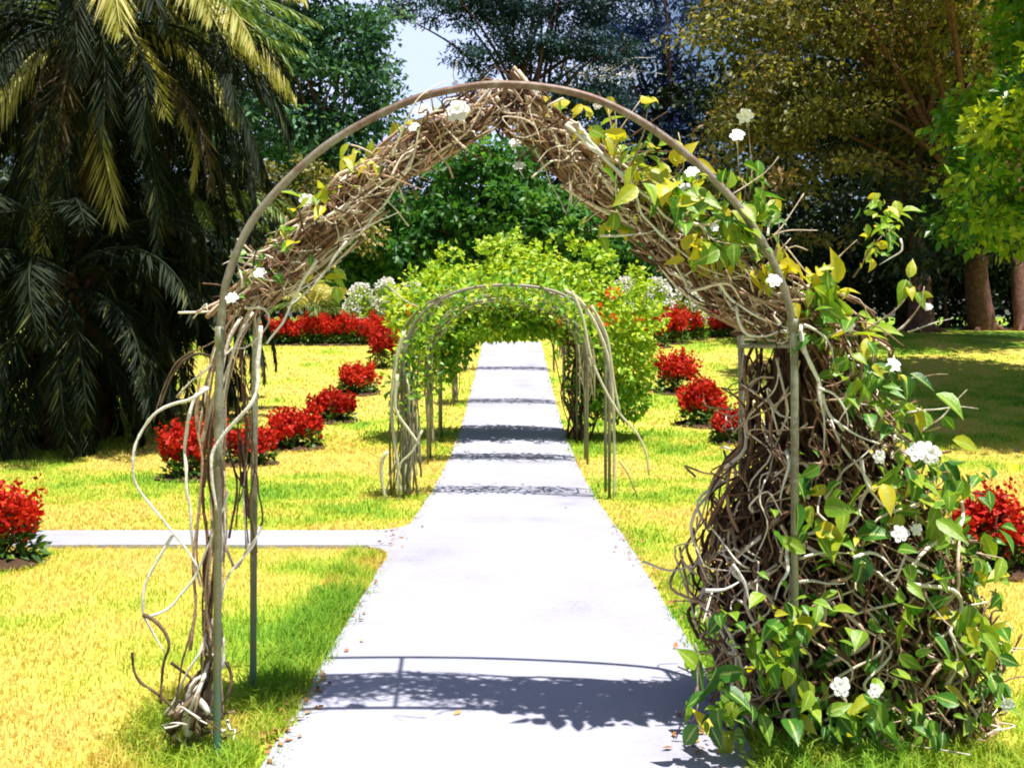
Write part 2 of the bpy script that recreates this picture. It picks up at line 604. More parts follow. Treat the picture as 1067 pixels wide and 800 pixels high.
def tree(name, label, cat, base, D, ell_px, nclump, per, leaf, cr, mat, trunk_r=.25, depth=None, group=None, limbs=14, flat=.55,
         bark='bark', lean=0, fork=.45, trunk_h=None, asp=.55):
    bx, by = base
    loc = np.array([bx, by, gz(by)])
    t = thing(name, label, cat, loc, group)
    ell = []
    for e in ell_px:
        px, py, rx, ry = e[:4]
        dd = D + (e[4] if len(e) > 4 else 0)
        ell.append((P(px, py, dd), np.array([rx * dd / F, (depth or max(1.2, .8 * rx * dd / F)), ry * dd / F])))
    g = Geo()
    cc = crown_leaves(g, ell, nclump, per, leaf, cr, flat, asp=asp)
    top = np.mean([e[0] for e in ell], 0)
    th = trunk_h or max(1.0, (top[2] - loc[2]) * fork)
    fork_p = loc + np.array([(top[0] - bx) * .10 + lean, (top[1] - by) * .35, th])
    gt = Geo()
    tp = spline([loc - [0, 0, .15], loc + (fork_p - loc) * .5 + [R.normal(0, .08), R.normal(0, .08), 0], fork_p, fork_p + (top - fork_p) * np.array([.45, .6, .7])], .25)
    tube(gt, tp, trunk_r * 1.15, 10, .5, trunk_r * .35, .12)
    for k in range(5):                                   # root flare
        a = k * 1.256 + R.random()
        tube(gt, spline([loc + [0, 0, .55], loc + [trunk_r * .9 * math.cos(a), trunk_r * .9 * math.sin(a), .15],
                         loc + [trunk_r * 2 * math.cos(a), trunk_r * 2 * math.sin(a), -.08]], .12), trunk_r * .5, 6, .5, trunk_r * .2, .1)
    part('trunk', gt, M[bark], t)
    gl = Geo()
    for i in R.choice(len(cc), min(limbs, len(cc)), replace=False):
        s = tp[R.integers(len(tp) // 2, len(tp))]
        e = cc[i]
        mid = (s + e) / 2 + R.normal(0, .06, 3) * np.linalg.norm(e - s) + [0, 0, .08 * np.linalg.norm(e - s)]
        tube(gl, spline([s, mid, e], .3), trunk_r * .3, 6, .5, trunk_r * .06, .1)
    part('limbs', gl, M[bark], t)
    part('crown', g, M[mat], t, False)
    return t


# the wood that closes the garden, farthest first: each tree its own
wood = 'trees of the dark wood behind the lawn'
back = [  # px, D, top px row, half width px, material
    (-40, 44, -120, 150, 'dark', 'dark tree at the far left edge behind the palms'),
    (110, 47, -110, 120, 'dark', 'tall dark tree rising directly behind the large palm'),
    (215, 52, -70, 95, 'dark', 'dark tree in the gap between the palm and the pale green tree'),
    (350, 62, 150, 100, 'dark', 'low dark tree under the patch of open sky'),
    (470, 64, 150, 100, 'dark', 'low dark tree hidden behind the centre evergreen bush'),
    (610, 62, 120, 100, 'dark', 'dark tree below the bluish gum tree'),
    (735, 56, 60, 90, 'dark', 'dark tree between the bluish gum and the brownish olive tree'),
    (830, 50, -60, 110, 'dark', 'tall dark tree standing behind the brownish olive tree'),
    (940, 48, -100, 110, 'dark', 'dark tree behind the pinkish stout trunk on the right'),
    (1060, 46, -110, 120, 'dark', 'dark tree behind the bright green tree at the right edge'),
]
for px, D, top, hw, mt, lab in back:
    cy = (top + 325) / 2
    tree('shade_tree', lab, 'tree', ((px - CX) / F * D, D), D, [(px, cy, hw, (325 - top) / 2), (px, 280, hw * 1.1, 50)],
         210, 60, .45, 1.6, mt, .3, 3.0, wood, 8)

# understorey hedge plants below the wood, each a shrub
for i, (px, D, top, hw, lab) in enumerate([
        (-30, 27, 170, 110, 'dark broad shrub left of the palms at the lawn edge'),
        (130, 31, 190, 110, 'dark broad shrub directly behind the palm trunks'),
        (235, 33, 210, 75, 'dark shrub right of the palms behind the red flower row'),
        (770, 38, 205, 70, 'dark shrub behind the tangled vine of the first arch'),
        (885, 42, 200, 80, 'dark shrub left of the pinkish stout trunk'),
        (985, 43, 190, 70, 'dark shrub between the two reddish trunks on the right'),
        (1085, 43, 190, 80, 'dark shrub at the far right edge of the lawn')]):
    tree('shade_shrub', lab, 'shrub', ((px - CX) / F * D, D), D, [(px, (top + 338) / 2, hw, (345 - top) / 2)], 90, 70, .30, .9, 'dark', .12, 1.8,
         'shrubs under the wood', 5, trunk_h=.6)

# conifer with tiers of drooping branches against the sky
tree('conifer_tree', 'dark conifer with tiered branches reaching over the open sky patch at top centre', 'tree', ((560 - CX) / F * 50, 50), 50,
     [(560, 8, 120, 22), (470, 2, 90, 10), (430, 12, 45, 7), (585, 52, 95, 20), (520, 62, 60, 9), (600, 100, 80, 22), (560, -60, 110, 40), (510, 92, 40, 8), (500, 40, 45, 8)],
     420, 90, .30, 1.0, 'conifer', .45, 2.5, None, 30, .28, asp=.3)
# gum with the blue of distance haze put into its leaf colour
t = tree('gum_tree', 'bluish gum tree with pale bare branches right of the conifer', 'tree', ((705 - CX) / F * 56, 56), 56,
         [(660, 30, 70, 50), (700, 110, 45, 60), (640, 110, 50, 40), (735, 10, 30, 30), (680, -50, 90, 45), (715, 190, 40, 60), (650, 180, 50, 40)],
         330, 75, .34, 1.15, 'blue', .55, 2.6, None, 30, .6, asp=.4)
gl = Geo()
for i in range(34):
    s = P(R.uniform(590, 650), R.uniform(70, 110), 53.2)
    e = s + np.array([R.normal(.3, 1.4), R.normal(0, .8), R.uniform(.3, 2.6)])
    tube(gl, spline([s, (s + e) / 2 + R.normal(0, .25, 3), e], .3), .055, 5, 1.0, .015, .2)
part('bare_branches', gl, M['dead_stem'], t)
# pale green tree left of the sky patch
tree('green_tree', 'blue-green leafy tree left of the open sky patch', 'tree', ((335 - CX) / F * 42, 42), 42,
     [(335, 60, 72, 60), (300, 20, 50, 40), (385, 90, 36, 40), (300, 140, 70, 45), (365, 160, 70, 50), (330, -40, 60, 40), (390, 30, 20, 30)],
     270, 80, .30, .95, 'teal', .4, 2.4, None, 20, .6)
# olive brown shrub-tree behind the left of the arch
tree('olive_shrub', 'olive brown bush between the palm and the first arch', 'shrub', ((300 - CX) / F * 34, 34), 34,
     [(300, 200, 70, 45), (340, 250, 60, 45), (270, 250, 50, 50)], 120, 70, .20, .6, 'olive', .14, 1.2, None, 8)
# centre evergreen
tree('evergreen_shrub', 'big rounded mid green evergreen bush seen through the first arch', 'shrub', ((505 - CX) / F * 36.5, 36.5), 36.5,
     [(510, 190, 75, 50), (505, 255, 130, 60), (425, 250, 65, 50), (590, 250, 85, 60), (380, 280, 55, 40), (640, 285, 60, 40)],
     230, 85, .34, .75, 'mid', .22, 1.9, None, 12, .6, trunk_h=1.0)
# brownish olive tree on the right: layered tiers
tree('olive_tree', 'large brownish olive tree with layered foliage on the right', 'tree', ((1025 - CX) / F * 36, 36), 35,
     [(800, 40, 75, 55), (860, 110, 120, 60), (950, 50, 110, 70), (790, 130, 65, 45), (900, 10, 150, 40), (840, 185, 80, 22), (745, 175, 32, 25),
      (885, 240, 50, 12), (980, 150, 60, 50), (1040, 20, 90, 60), (850, -50, 130, 50), (760, 215, 40, 18), (1010, -75, 130, 50, -7), (1120, -60, 90, 50, -5)],
     330, 120, .24, 1.35, 'olive', .42, 2.8, None, 26, .30)
tree('stout_tree', 'tree with stout pinkish trunk at the far edge of the shaded lawn', 'tree', ((960 - CX) / F * 34.5, 34.5), 38,
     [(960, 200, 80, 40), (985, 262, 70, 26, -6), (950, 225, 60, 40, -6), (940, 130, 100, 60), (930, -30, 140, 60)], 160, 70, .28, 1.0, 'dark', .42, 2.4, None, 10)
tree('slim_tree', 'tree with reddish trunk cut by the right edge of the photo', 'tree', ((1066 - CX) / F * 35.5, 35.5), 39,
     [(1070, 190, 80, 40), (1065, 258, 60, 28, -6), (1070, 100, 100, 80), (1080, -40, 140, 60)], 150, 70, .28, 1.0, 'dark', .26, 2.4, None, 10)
# bright green tree close on the right, it throws the shade on the lawn
tree('citrus_tree', 'bright glossy green tree overhanging the lawn from the right edge', 'tree', ((1165 - CX) / F * 20, 20), 19,
     [(1035, 125, 62, 85), (1105, 110, 95, 120), (1010, 205, 46, 40), (1075, 235, 75, 30), (1120, 0, 90, 60, 1), (1180, 150, 90, 100)],
     150, 105, .21, .62, 'citrus', .2, 2.4, None, 22, .7, trunk_h=2.2)
tree('citrus_branch_tree', 'small yellow-green sapling crown beside the bright green tree', 'tree', ((925 - CX) / F * 17, 17), 17,
     [(925, 225, 32, 26), (915, 255, 18, 18)], 26, 42, .15, .28, 'citrus', .035, .5, None, 8, .8) if False else None
# trees outside the frame on the right, only their shade reaches the lawn
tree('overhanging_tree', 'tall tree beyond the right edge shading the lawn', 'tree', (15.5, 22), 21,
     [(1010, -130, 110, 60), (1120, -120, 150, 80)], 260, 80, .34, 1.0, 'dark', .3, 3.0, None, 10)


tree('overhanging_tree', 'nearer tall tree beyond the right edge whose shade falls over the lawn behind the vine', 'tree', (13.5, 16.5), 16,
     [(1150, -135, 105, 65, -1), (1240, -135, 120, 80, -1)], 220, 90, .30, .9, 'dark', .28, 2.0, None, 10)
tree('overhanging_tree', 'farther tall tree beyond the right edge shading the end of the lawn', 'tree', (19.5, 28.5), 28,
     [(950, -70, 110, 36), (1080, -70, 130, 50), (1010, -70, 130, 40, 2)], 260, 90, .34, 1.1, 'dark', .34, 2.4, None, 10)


# ------------------------------------------------------------------ palms
def frond_geo(L, a0, droop, nl, ll, hang, wid, curl=0.0):
    """a feather frond from the origin out along +X"""
    n = 26
    s = np.linspace(0, 1, n)
    th = a0 - droop * s ** 1.25
    dx = np.cos(th) * L / n
    dz = np.sin(th) * L / n
    pts = np.stack([np.cumsum(dx), curl * s ** 2, np.cumsum(dz)], -1)
    gr = Geo()
    tube(gr, pts, .035, 5, .5, .006)
    gl = Geo()
    for sd in (-1, 1):
        u = np.sort(R.uniform(.12, 1.0, nl))
        k = u * (n - 1)
        i = np.minimum(k.astype(int), n - 2)
        p = pts[i] + (pts[i + 1] - pts[i]) * (k - i)[:, None]
        tg = unit(pts[i + 1] - pts[i])
        side = np.array([0, sd * 1.0, 0])
        d = tg * R.uniform(.5, .9, nl)[:, None] + side * R.uniform(.5, .9, nl)[:, None] + np.array([0, 0, -1.0]) * (hang * R.uniform(.5, 1.5, nl))[:, None]
        d += R.normal(0, .09, (nl, 3))
        le = ll * (np.sin(np.pi * np.clip(u * .85 + .12, 0, 1)) ** .6) * R.uniform(.8, 1.15, nl)
        scatter(gl, T_SIMPLE, p, d, np.array([0, 0, 1.0]) + R.normal(0, .3, (nl, 3)), le, wid, np.clip(R.normal(.5, .25, nl), 0, 1))
    return gr, gl


def palm(name, label, base, h, trunk_r, fronds, group=None):
    loc = np.array([base[0], base[1], gz(base[1])])
    t = thing(name, label, 'palm tree', loc, group)
    gt = Geo()
    tp = spline([loc - [0, 0, .1], loc + [.05, 0, h * .5], loc + [0, 0, h]], .12)
    tube(gt, tp, trunk_r * 1.15, 12, .5, trunk_r, .25)
    # old leaf bases round the trunk
    for i in range(90):
        z = R.uniform(.05, h)
        a = R.random() * 6.283
        r = trunk_r * 1.0
        p = loc + np.array([math.cos(a) * r, math.sin(a) * r, z])
        tube(gt, np.array([p, p + [math.cos(a) * .1, math.sin(a) * .1, .1], p + [math.cos(a) * .15, math.sin(a) * .15, .22]]), .05, 5, R.random(), .02)
    part('trunk', gt, M['palm_bark'], t)
    for var, places in fronds:
        gr, gl = frond_geo(*var[1:])
        m1 = gl.mesh('frond', (0, 0, 0), False)
        m1.materials.append(M[var[0]])
        m2 = gr.mesh('rachis', (0, 0, 0))
        m2.materials.append(M[var[0]])
        for az, dz in places:
            f = bpy.data.objects.new('frond', m1)
            col.objects.link(f)
            f.parent = t
            f.location = (math.cos(rad(az)) * trunk_r * .6, math.sin(rad(az)) * trunk_r * .6, h + dz)
            f.rotation_euler = (R.normal(0, .12), R.normal(0, .08), rad(az))
            q = bpy.data.objects.new('rachis', m2)
            col.objects.link(q)
            q.parent = f
    return t


ring = lambda n, o=0, dz=0, j=14: [(o + i * 360 / n + R.normal(0, j), dz + R.normal(0, .12)) for i in range(n)]
D1 = 15.5
palm('feather_palm', 'large palm with yellowing fronds hanging over a dark skirt at left', ((95 - CX) / F * D1, D1), 6.95, .27, [
    (('frond_green', 3.9, rad(62), rad(115), 75, .62, .45, .034, .2), ring(8, 10)),
    (('frond_green', 3.9, rad(38), rad(105), 75, .62, .7, .034, -.2), ring(7, 35)),
    (('frond_shade', 3.9, rad(20), rad(95), 110, .7, 1.1, .03, .3), ring(16, 5, -.2)),
    (('frond_shade', 4.2, rad(-5), rad(80), 120, .7, 1.3, .026, -.3), ring(16, 15, -.4)),
    (('frond_dry', 2.6, rad(-35), rad(50), 60, .8, 1.6, .022, .3), [(-115, -.4), (-88, -.9), (-150, -.6), (-60, -1.3), (-100, -2.0)]),
    (('frond_dry', 3.8, rad(14), rad(75), 90, .85, 1.6, .034, .1), [(-12, .35), (-40, .4), (8, .4), (-62, .3), (-26, .15), (25, .3)]),
    (('frond_green', 3.6, rad(12), rad(42), 80, .55, .5, .036, .1), [(-4, .25), (-24, .1), (16, .2), (-75, .2), (-150, 0), (175, 0), (-40, -.3), (-10, -.5)]),
    (('frond_dry', 3.2, rad(-12), rad(80), 75, .65, .8, .03, .1), [(-20, -.25), (-55, -.3), (5, -.3)]),
    (('frond_dead', 3.6, rad(-25), rad(75), 80, .55, .7, .04, .1), ring(13, 0, -.35)),
    (('frond_shade', 4.4, rad(-35), rad(60), 120, .6, 1.0, .028, -.1), ring(15, 12, -.55)),
    (('frond_shade', 3.2, rad(-40), rad(55), 110, .5, .9, .026, -.1), ring(14, 30, -1.6)),
    (('frond_shade', 3.0, rad(-35), rad(60), 110, .5, .9, .026, -.1), ring(14, 10, -3.0)),
])
palm('feather_palm', 'shorter dark palm whose lower fronds sweep the lawn left of the arch', ((60 - CX) / F * 14.6, 14.6), 2.6, .3, [
    (('frond_shade', 2.9, rad(65), rad(120), 75, .55, .4, .034, .2), ring(9, 0)),
    (('frond_shade', 3.0, rad(35), rad(110), 75, .55, .6, .034, .2), ring(10, 20)),
    (('frond_shade', 2.9, rad(8), rad(85), 75, .5, .5, .034, .1), ring(11, 5)),
    (('frond_shade', 2.7, rad(-20), rad(70), 110, .5, .9, .028, .1), ring(18, 0, -.3)),
    (('frond_shade', 2.2, rad(-30), rad(60), 110, .5, .9, .028, -.1), ring(16, 8, -.9)),
])
palm('feather_palm', 'middle dark palm behind the tall one, fronds reaching the arch', ((165 - CX) / F * 17.5, 17.5), 3.6, .26, [
    (('frond_shade', 3.1, rad(60), rad(115), 75, .55, .4, .034, .2), ring(9, 0)),
    (('frond_shade', 3.2, rad(25), rad(95), 75, .55, .6, .034, .2), ring(10, 20)),
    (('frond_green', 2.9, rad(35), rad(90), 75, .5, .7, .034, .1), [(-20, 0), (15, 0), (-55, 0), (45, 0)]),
    (('frond_shade', 3.4, rad(-25), rad(65), 110, .5, .9, .028, .1), ring(18, 0, -.3)),
    (('frond_shade', 2.6, rad(-30), rad(60), 110, .5, .9, .028, -.1), ring(16, 8, -1.4)),
])
palm('young_palm', 'small yellowish young palm behind the red flower row left of the path', ((326 - CX) / F * 29.6, 29.6), .9, .12, [
    (('frond_dry', 1.7, rad(65), rad(110), 45, .4, .5, .03, .1), ring(9, 0)),
    (('frond_green', 1.6, rad(35), rad(90), 45, .4, .5, .03, .1), ring(7, 20)),
])


# ------------------------------------------------------------------ flower bushes
def soil_bed(x, y, rx, ry):
    g = Geo()
    n = 20
    a = np.arange(n) * 2 * np.pi / n
    rr = 1 + .25 * (R.random(n) - .5)
    v = [[x, y, gz(y) + .06]]
    for f, z in ((.6, .05), (1.0, .006)):
        for i in range(n):
            yy_ = y + math.sin(a[i]) * ry * f * rr[i]
            v.append([x + math.cos(a[i]) * rx * f * rr[i], yy_, gz(yy_) + z])
    f3 = [[0, 1 + i, 1 + (i + 1) % n] for i in range(n)]
    f4 = [[1 + i, 1 + n + i, 1 + n + (i + 1) % n, 1 + (i + 1) % n] for i in range(n)]
    g.add(v, f3, f4, .4)
    setting('soil_bed', g, M['soil'])


def red_bush(px, base_py, wpx, top_py, label, group, soil=True, leafy=.45, D=None):
    p = ground_at(px, base_py)
    if D:
        p = np.array([(px - CX) / F * D, D, gz(D)])
    s = p[1] / F
    rw_, h = wpx * s / 2, max(.25, (CY - top_py) * s - p[2])
    p = p + [0, rw_ * .55, 0]
    p[2] = gz(p[1])
    t = thing('red_flower_bush', label, 'flower bush', p, group)
    n = int(260 + 160 * rw_ / .4)
    lf = np.clip(.07 + .012 * p[1] / 6, .06, .12)
    g = Geo()
    u = rdir(n)
    u[:, 2] = np.abs(u[:, 2])
    q = p + u * (R.random(n) ** .35)[:, None] * np.array([rw_ * .92, rw_ * .75, h * .62])
    scatter(g, T_SIMPLE, q, u + R.normal(0, .6, (n, 3)), np.array([0, 0, .8]) + u * .6 + R.normal(0, .4, (n, 3)), lf * R.uniform(.7, 1.4, n), lf * .6, R.random(n))
    part('foliage', g, M['bush_leaf'], t, False)
    gs = Geo()
    for i in range(16):
        a = R.random() * 6.28
        e = p + [math.cos(a) * rw_ * R.uniform(.2, .8), math.sin(a) * rw_ * .6, h * R.uniform(.4, .75)]
        tube(gs, np.array([p + R.normal(0, .05, 3) * [1, 1, 0], (p + e) / 2 + R.normal(0, .03, 3), e]), .008, 4, .3, .004)
    part('stems', gs, M['vine_stem'], t)
    # upright spikes of small red flowers
    g = Geo()
    ns = int(55 + 70 * rw_ / .4)
    b = rdir(ns)
    b[:, 2] = np.abs(b[:, 2])
    b = b * (R.random(ns) ** .3)[:, None]
    ph = R.random(3) * 6.28
    lob = .82 + .22 * np.sin(np.arctan2(b[:, 1], b[:, 0]) * 3 + ph[0]) + .12 * np.sin(np.arctan2(b[:, 1], b[:, 0]) * 5 + ph[1])
    sp = p + b * lob[:, None] * np.array([rw_ * 1.0, rw_ * .85, h * R.uniform(.36, .48)]) + np.array([0, 0, h * R.uniform(.26, .34)])
    per = 15
    hs = h * R.uniform(.14, .46, ns)
    k = np.tile(np.linspace(0, 1, per), ns)
    ix = np.repeat(np.arange(ns), per)
    ln = R.normal(0, .18, (ns, 3)) + b * .3
    ln[:, 2] = 1
    q = sp[ix] + unit(ln)[ix] * (k * hs[ix])[:, None] + R.normal(0, .012, (len(ix), 3)) * (1 - .6 * k)[:, None]
    q[:, 2] = np.minimum(q[:, 2], p[2] + h * 1.06)
    d = R.normal(0, 1, (len(ix), 3)) + np.array([0, 0, .5])
    fl = np.clip(.035 + .004 * p[1], .045, .10) * (1.15 - .6 * k) * R.uniform(.7, 1.3, len(ix))
    scatter(g, T_SIMPLE, q, d, R.normal(0, 1, (len(ix), 3)) + np.array([0, 0, .3]), fl, fl * .7, np.clip(R.normal(R.uniform(.35, .7), .3, len(ix)), 0, 1))
    part('flower_spikes', g, M['red'], t, False)
    if soil:
        soil_bed(p[0], p[1] - .05, rw_ * 1.12, rw_ * .9)
    return t


gl_ = 'red flower bushes along the left of the path'
gr_ = 'red flower bushes along the right of the path'
gf_ = 'row of red flower bushes in front of the evergreens'
red_bush(-10, 590, 84, 494, 'red flowering bush at the left edge beside the side path', gl_)
red_bush(192, 500, 60, 434, 'red flower bush just left of the first arch pole', gl_)
red_bush(256, 484, 60, 442, 'red flower bush seen behind the left poles of the first arch', gl_)
red_bush(303, 468, 62, 424, 'bright red flower bush, third in the line left of the path', gl_)
red_bush(342, 440, 55, 405, 'red flower bush with green skirt, fourth in the line left of the path', gl_)
red_bush(370, 411, 48, 376, 'red flower bush farthest along the line left of the path', gl_)
red_bush(398, 384, 34, 330, 'orange-red flower bush beside the leafy tunnel left of the path', gl_, False)
row_l = ['at the left end of the row', 'second from the left end of the row', 'just left of the small yellowish palm', 'behind the small yellowish palm', 'just right of the small yellowish palm',
         'below the leftmost white flowers', 'below the white flowers', 'touching the orange-red bush by the tunnel']
for k, lab in enumerate(row_l):
    red_bush(279 + 16 * k, 350, 27 + R.uniform(-3, 5), 326 + R.uniform(-4, 4), 'far red bush left of the path, ' + lab, gf_, True, D=28.6)
red_bush(707, 410, 50, 363, 'red flower bush in the middle of the line right of the path', gr_)
red_bush(736, 444, 54, 398, 'red flower bush with broad green base right of the path', gr_)
red_bush(764, 462, 44, 424, 'red flower bush half hidden by the vine tangle', gr_)
red_bush(1046, 618, 92, 508, 'red flowering bush at the right edge beside the vine leaves', gr_, D=6.3)
for px, b, t_, lab in ((663, 362, 326, 'far red bush partly behind the right of the leafy tunnel'), (682, 362, 320, 'large far red bush beside the leafy tunnel on the right'),
                       (703, 358, 318, 'far red bush below the white flowers on the right'), (722, 354, 322, 'far red bush midway between tunnel and vine tangle'),
                       (740, 352, 324, 'far red bush just left of the vine tangle'), (760, 351, 322, 'far red bush partly behind the vine tangle')):
    red_bush(px, b, 36 if px < 710 else 30, t_, lab, gf_)


def white_bush(px, wpx, top, D, label):
    p = np.array([(px - CX) / F * D, D, gz(D)])
    rw_, h = wpx * D / F / 2, (CY - top) * D / F - gz(D)
    t = thing('white_flower_bush', label, 'flower bush', p, 'white flowering bushes behind the red row')
    g = Geo()
    n = 900
    u = rdir(n)
    u[:, 2] = np.abs(u[:, 2])
    q = p + u * (R.random(n) ** .3)[:, None] * np.array([rw_, rw_ * .8, h * .92])
    scatter(g, T_SIMPLE, q, u + R.normal(0, .6, (n, 3)), np.array([0, 0, .8]) + u * .6 + R.normal(0, .4, (n, 3)), .16, .09, np.clip(R.normal(.7, .2, n), 0, 1))
    part('foliage', g, M['citrus'], t, False)
    gs = Geo()
    for i in range(10):
        e = p + R.normal(0, .3, 3) * [rw_, rw_, 0] + [0, 0, h * .6]
        tube(gs, np.array([p, (p + e) / 2, e]), .012, 4, .3, .006)
    part('stems', gs, M['vine_stem'], t)
    g = Geo()
    heads = 56
    u = rdir(heads)
    u[:, 2] = np.abs(u[:, 2]) + .35
    u = unit(u)
    hc = p + u * np.array([rw_ * .95, rw_ * .8, h * .95])
    ix = np.repeat(np.arange(heads), 26)
    v = rdir(len(ix))
    scatter(g, T_SIMPLE, hc[ix] + v * .09 * np.array([1.3, 1, .8]), v + R.normal(0, .5, (len(ix), 3)), v + R.normal(0, .5, (len(ix), 3)), .075, .06, R.random(len(ix)))
    part('flower_heads', g, M['flower_white'], t, False)


for px, wp, top, lab in ((376, 34, 294, 'white flowering bush at the left end behind the red row'), (403, 36, 288, 'white flowering bush second on the left, behind the red row'),
                         (430, 34, 292, 'white flowering bush touching the left of the leafy tunnel'), (652, 36, 287, 'white flowering bush touching the right of the leafy tunnel'),
                         (684, 40, 288, 'white flowering bush above the far red bushes on the right'), (716, 36, 296, 'white flowering bush nearest the vine tangle')):
    white_bush(px, wp + 4, top, 30.6, lab)

# ------------------------------------------------------------------ the first arch
DA, DB = 3.65, 4.25
hoop_px = [(226, 797), (226.5, 690), (227, 560), (228, 430), (230, 345), (233, 310), (240, 281), (262, 232), (300, 187), (350, 145), (420, 108), (475, 93), (528, 88),
           (600, 97), (660, 122), (720, 165), (770, 216), (804, 270), (822, 318), (827, 360), (828, 430), (828, 560), (828, 690), (828, 795)]
arch = thing('garden_arch', 'nearest metal garden arch with thin rusty hoop and tangled vines', 'garden arch', (0, DA, gz(DA)))
g = Geo()
tube(g, spline([P(x, y, DA) for x, y in hoop_px], .04), .0150, 10, .5, None, .07)
part('hoop', g, M['metal'], arch)
g = Geo()
rear = [((x - 527) * .985 * DA / F - .065, DB, (330 - y) * DA / F - .02) for x, y in hoop_px]
rear = np.array(rear)
rear[0, 2] = rear[-1, 2] = gz(DB) - .05
tube(g, spline(rear, .04), .0150, 10, .5, None, .07)
part('hoop', g, M['metal'], arch)
for i0 in (5, 12, 19):
    g = Geo()
    a = P(*hoop_px[i0], DA)
    b_ = rear[i0]
    tube(g, np.array([a, (a + b_) / 2, b_]), .010, 8, .5)
    part('crossbar', g, M['metal'], arch)
for x, y0, y1, r in ((229, 340, 362, .0185), (828, 332, 344, .018)):
    g = Geo()
    tube(g, np.array([P(x, y0, DA), P(x, (y0 + y1) / 2, DA), P(x, y1, DA)]), r, 12, .5)
    part('sleeve', g, M['metal'], arch)

# ---- flowers of the vines
def flower_mesh(nm, seed):
    rs = np.random.default_rng(seed)
    g = Geo()
    for layer, (ro, zz) in enumerate(((1.0, 0), (.62, .16))):
        for i in range(6):
            a = i * 1.0472 + layer * .5 + rs.normal(0, .1)
            c, s = math.cos(a), math.sin(a)
            L = ro * rs.uniform(.85, 1.1)
            v = []
            for r_, w_, z_ in ((.08, .06, 0), (.4, .30, .18), (.75, .36, .26), (1.0, .14, .16)):
                for sd in (-1, 0, 1):
                    x, y = r_ * L, sd * w_ * ro
                    v.append([x * c - y * s, x * s + y * c, z_ * ro + zz + (.06 if sd else 0)])
            f = []
            for k in range(3):
                b = k * 3
                f += [[b, b + 1, b + 4, b + 3], [b + 1, b + 2, b + 5, b + 4]]
            g.add(v, None, f, rs.random())
    tube(g, np.array([[.5, .2, -2.6], [.25, .1, -1.6], [0, 0, -.7], [0, 0, -.3], [0, 0, .05]]), .035, 6, .0, .09)
    me = g.mesh(nm)
    me.materials.append(M['flower_white'])
    return me


FM = [flower_mesh('flower', s) for s in (1, 2, 3)]


def flower(parent, px, py, d, size_px, face=(0, -1, .4)):
    o = bpy.data.objects.new('flower', FM[R.integers(3)])
    col.objects.link(o)
    o.parent = parent
    o.location = tuple(P(px, py, d) - wpos(parent))
    o.scale = (size_px * d / F / 1.75,) * 3
    dv = np.array(face, float) + R.normal(0, .25, 3)
    o.rotation_euler = Vector(dv).to_track_quat('Z', 'Y').to_euler()


def wander(g, line, hw, hd, r0, r1, tint, seg=(0, 1), drift=1.0, sides=5, lump=.25, step=.05):
    """one stem rambling along a bundle's centre line (points with a half width)"""
    n = max(4, int(len(line) * (seg[1] - seg[0])))
    i0 = int(len(line) * seg[0])
    L = line[i0:i0 + n]
    n = len(L)
    T = unit(np.gradient(L, axis=0))
    sd = unit(np.cross(T, np.array([0, 1.0, 0])))
    m = max(3, n // 7)
    c = np.linspace(0, n - 1, m)
    a = np.interp(np.arange(n), c, np.clip(R.normal(0, .6, m) * drift * .6 + R.normal(0, .55), -1.3, 1.3))
    b = np.interp(np.arange(n), c, np.clip(R.normal(0, .6, m) * drift * .6 + R.normal(0, .55), -1.3, 1.3))
    q = L + sd * (a * (hw if np.isscalar(hw) else hw[i0:i0 + n]))[:, None] + np.array([0, 1.0, 0]) * (b * hd)[:, None]
    sp = spline(q[::4] if n > 12 else q[::2], step)
    if len(sp) > 3:
        tube(g, sp, r0, sides, tint, r1, lump)


def bundle(g, px_line, d, hwpx, hd, count, tints, rmin=.003, rmax=.008, drift=1.0):
    line = spline([P(x, y, d) for x, y in px_line], .02)
    for i in range(count):
        a = R.uniform(0, .75) if R.random() < .75 else 0
        b = min(1, a + R.uniform(.25, .8))
        r = R.uniform(rmin, rmax) * (1.5 if R.random() < .06 else 1)
        wander(g, line, hwpx * d / F, hd, r, r * R.uniform(.5, 1), np.clip(R.choice(tints) + R.normal(0, .12), 0, 1), (a, b), drift)


def knots(g, px_line, d, hwpx, hd, count):
    """short twisted side twigs tangled across a bundle"""
    line = spline([P(x, y, d) for x, y in px_line], .02)
    for i in range(count):
        c = line[R.integers(len(line))] + np.array([R.normal(0, .5) * hwpx * d / F, R.normal(-.4, .5) * hd, R.normal(0, .6) * hwpx * d / F])
        u_ = R.normal(0, 1, 3) * [.055, .03, .05]
        q = [c - u_, c - u_ * .4 + R.normal(0, .02, 3), c + u_ * .3 + R.normal(0, .022, 3), c + u_ + R.normal(0, .02, 3)]
        tube(g, spline(q, .015), R.uniform(.002, .006), 5, np.clip(R.choice([.1, .35, .6, .8, .95]), 0, 1), .0015, .4)


def leaves_at(g, blobs, mat_lo=.0, mat_hi=1.0, Lm=.115, tmean=.55):
    for (px, py, rx, ry, n, d0, d1, tm) in blobs:
        u = R.normal(0, .5, (n, 2)).clip(-1.1, 1.1)
        d = R.uniform(d0, d1, n)
        p = np.stack([(px + u[:, 0] * rx - CX) / F * d, d, (CY - py - u[:, 1] * ry) / F * d], -1)
        dr = R.normal(0, .75, (n, 3)) + np.array([.1, -.45, -.55])
        up = R.normal(0, .45, (n, 3)) + np.array([.15, -.55, .8])
        L = Lm * R.choice([.5, .7, .85, 1.0, 1.15, 1.35], n) * R.uniform(.85, 1.1, n)
        t = np.clip(R.normal(tm, .24, n), 0, 1)
        scatter(g, T_OVATE, p, dr, up, L, L * R.uniform(.38, .66, n), t)


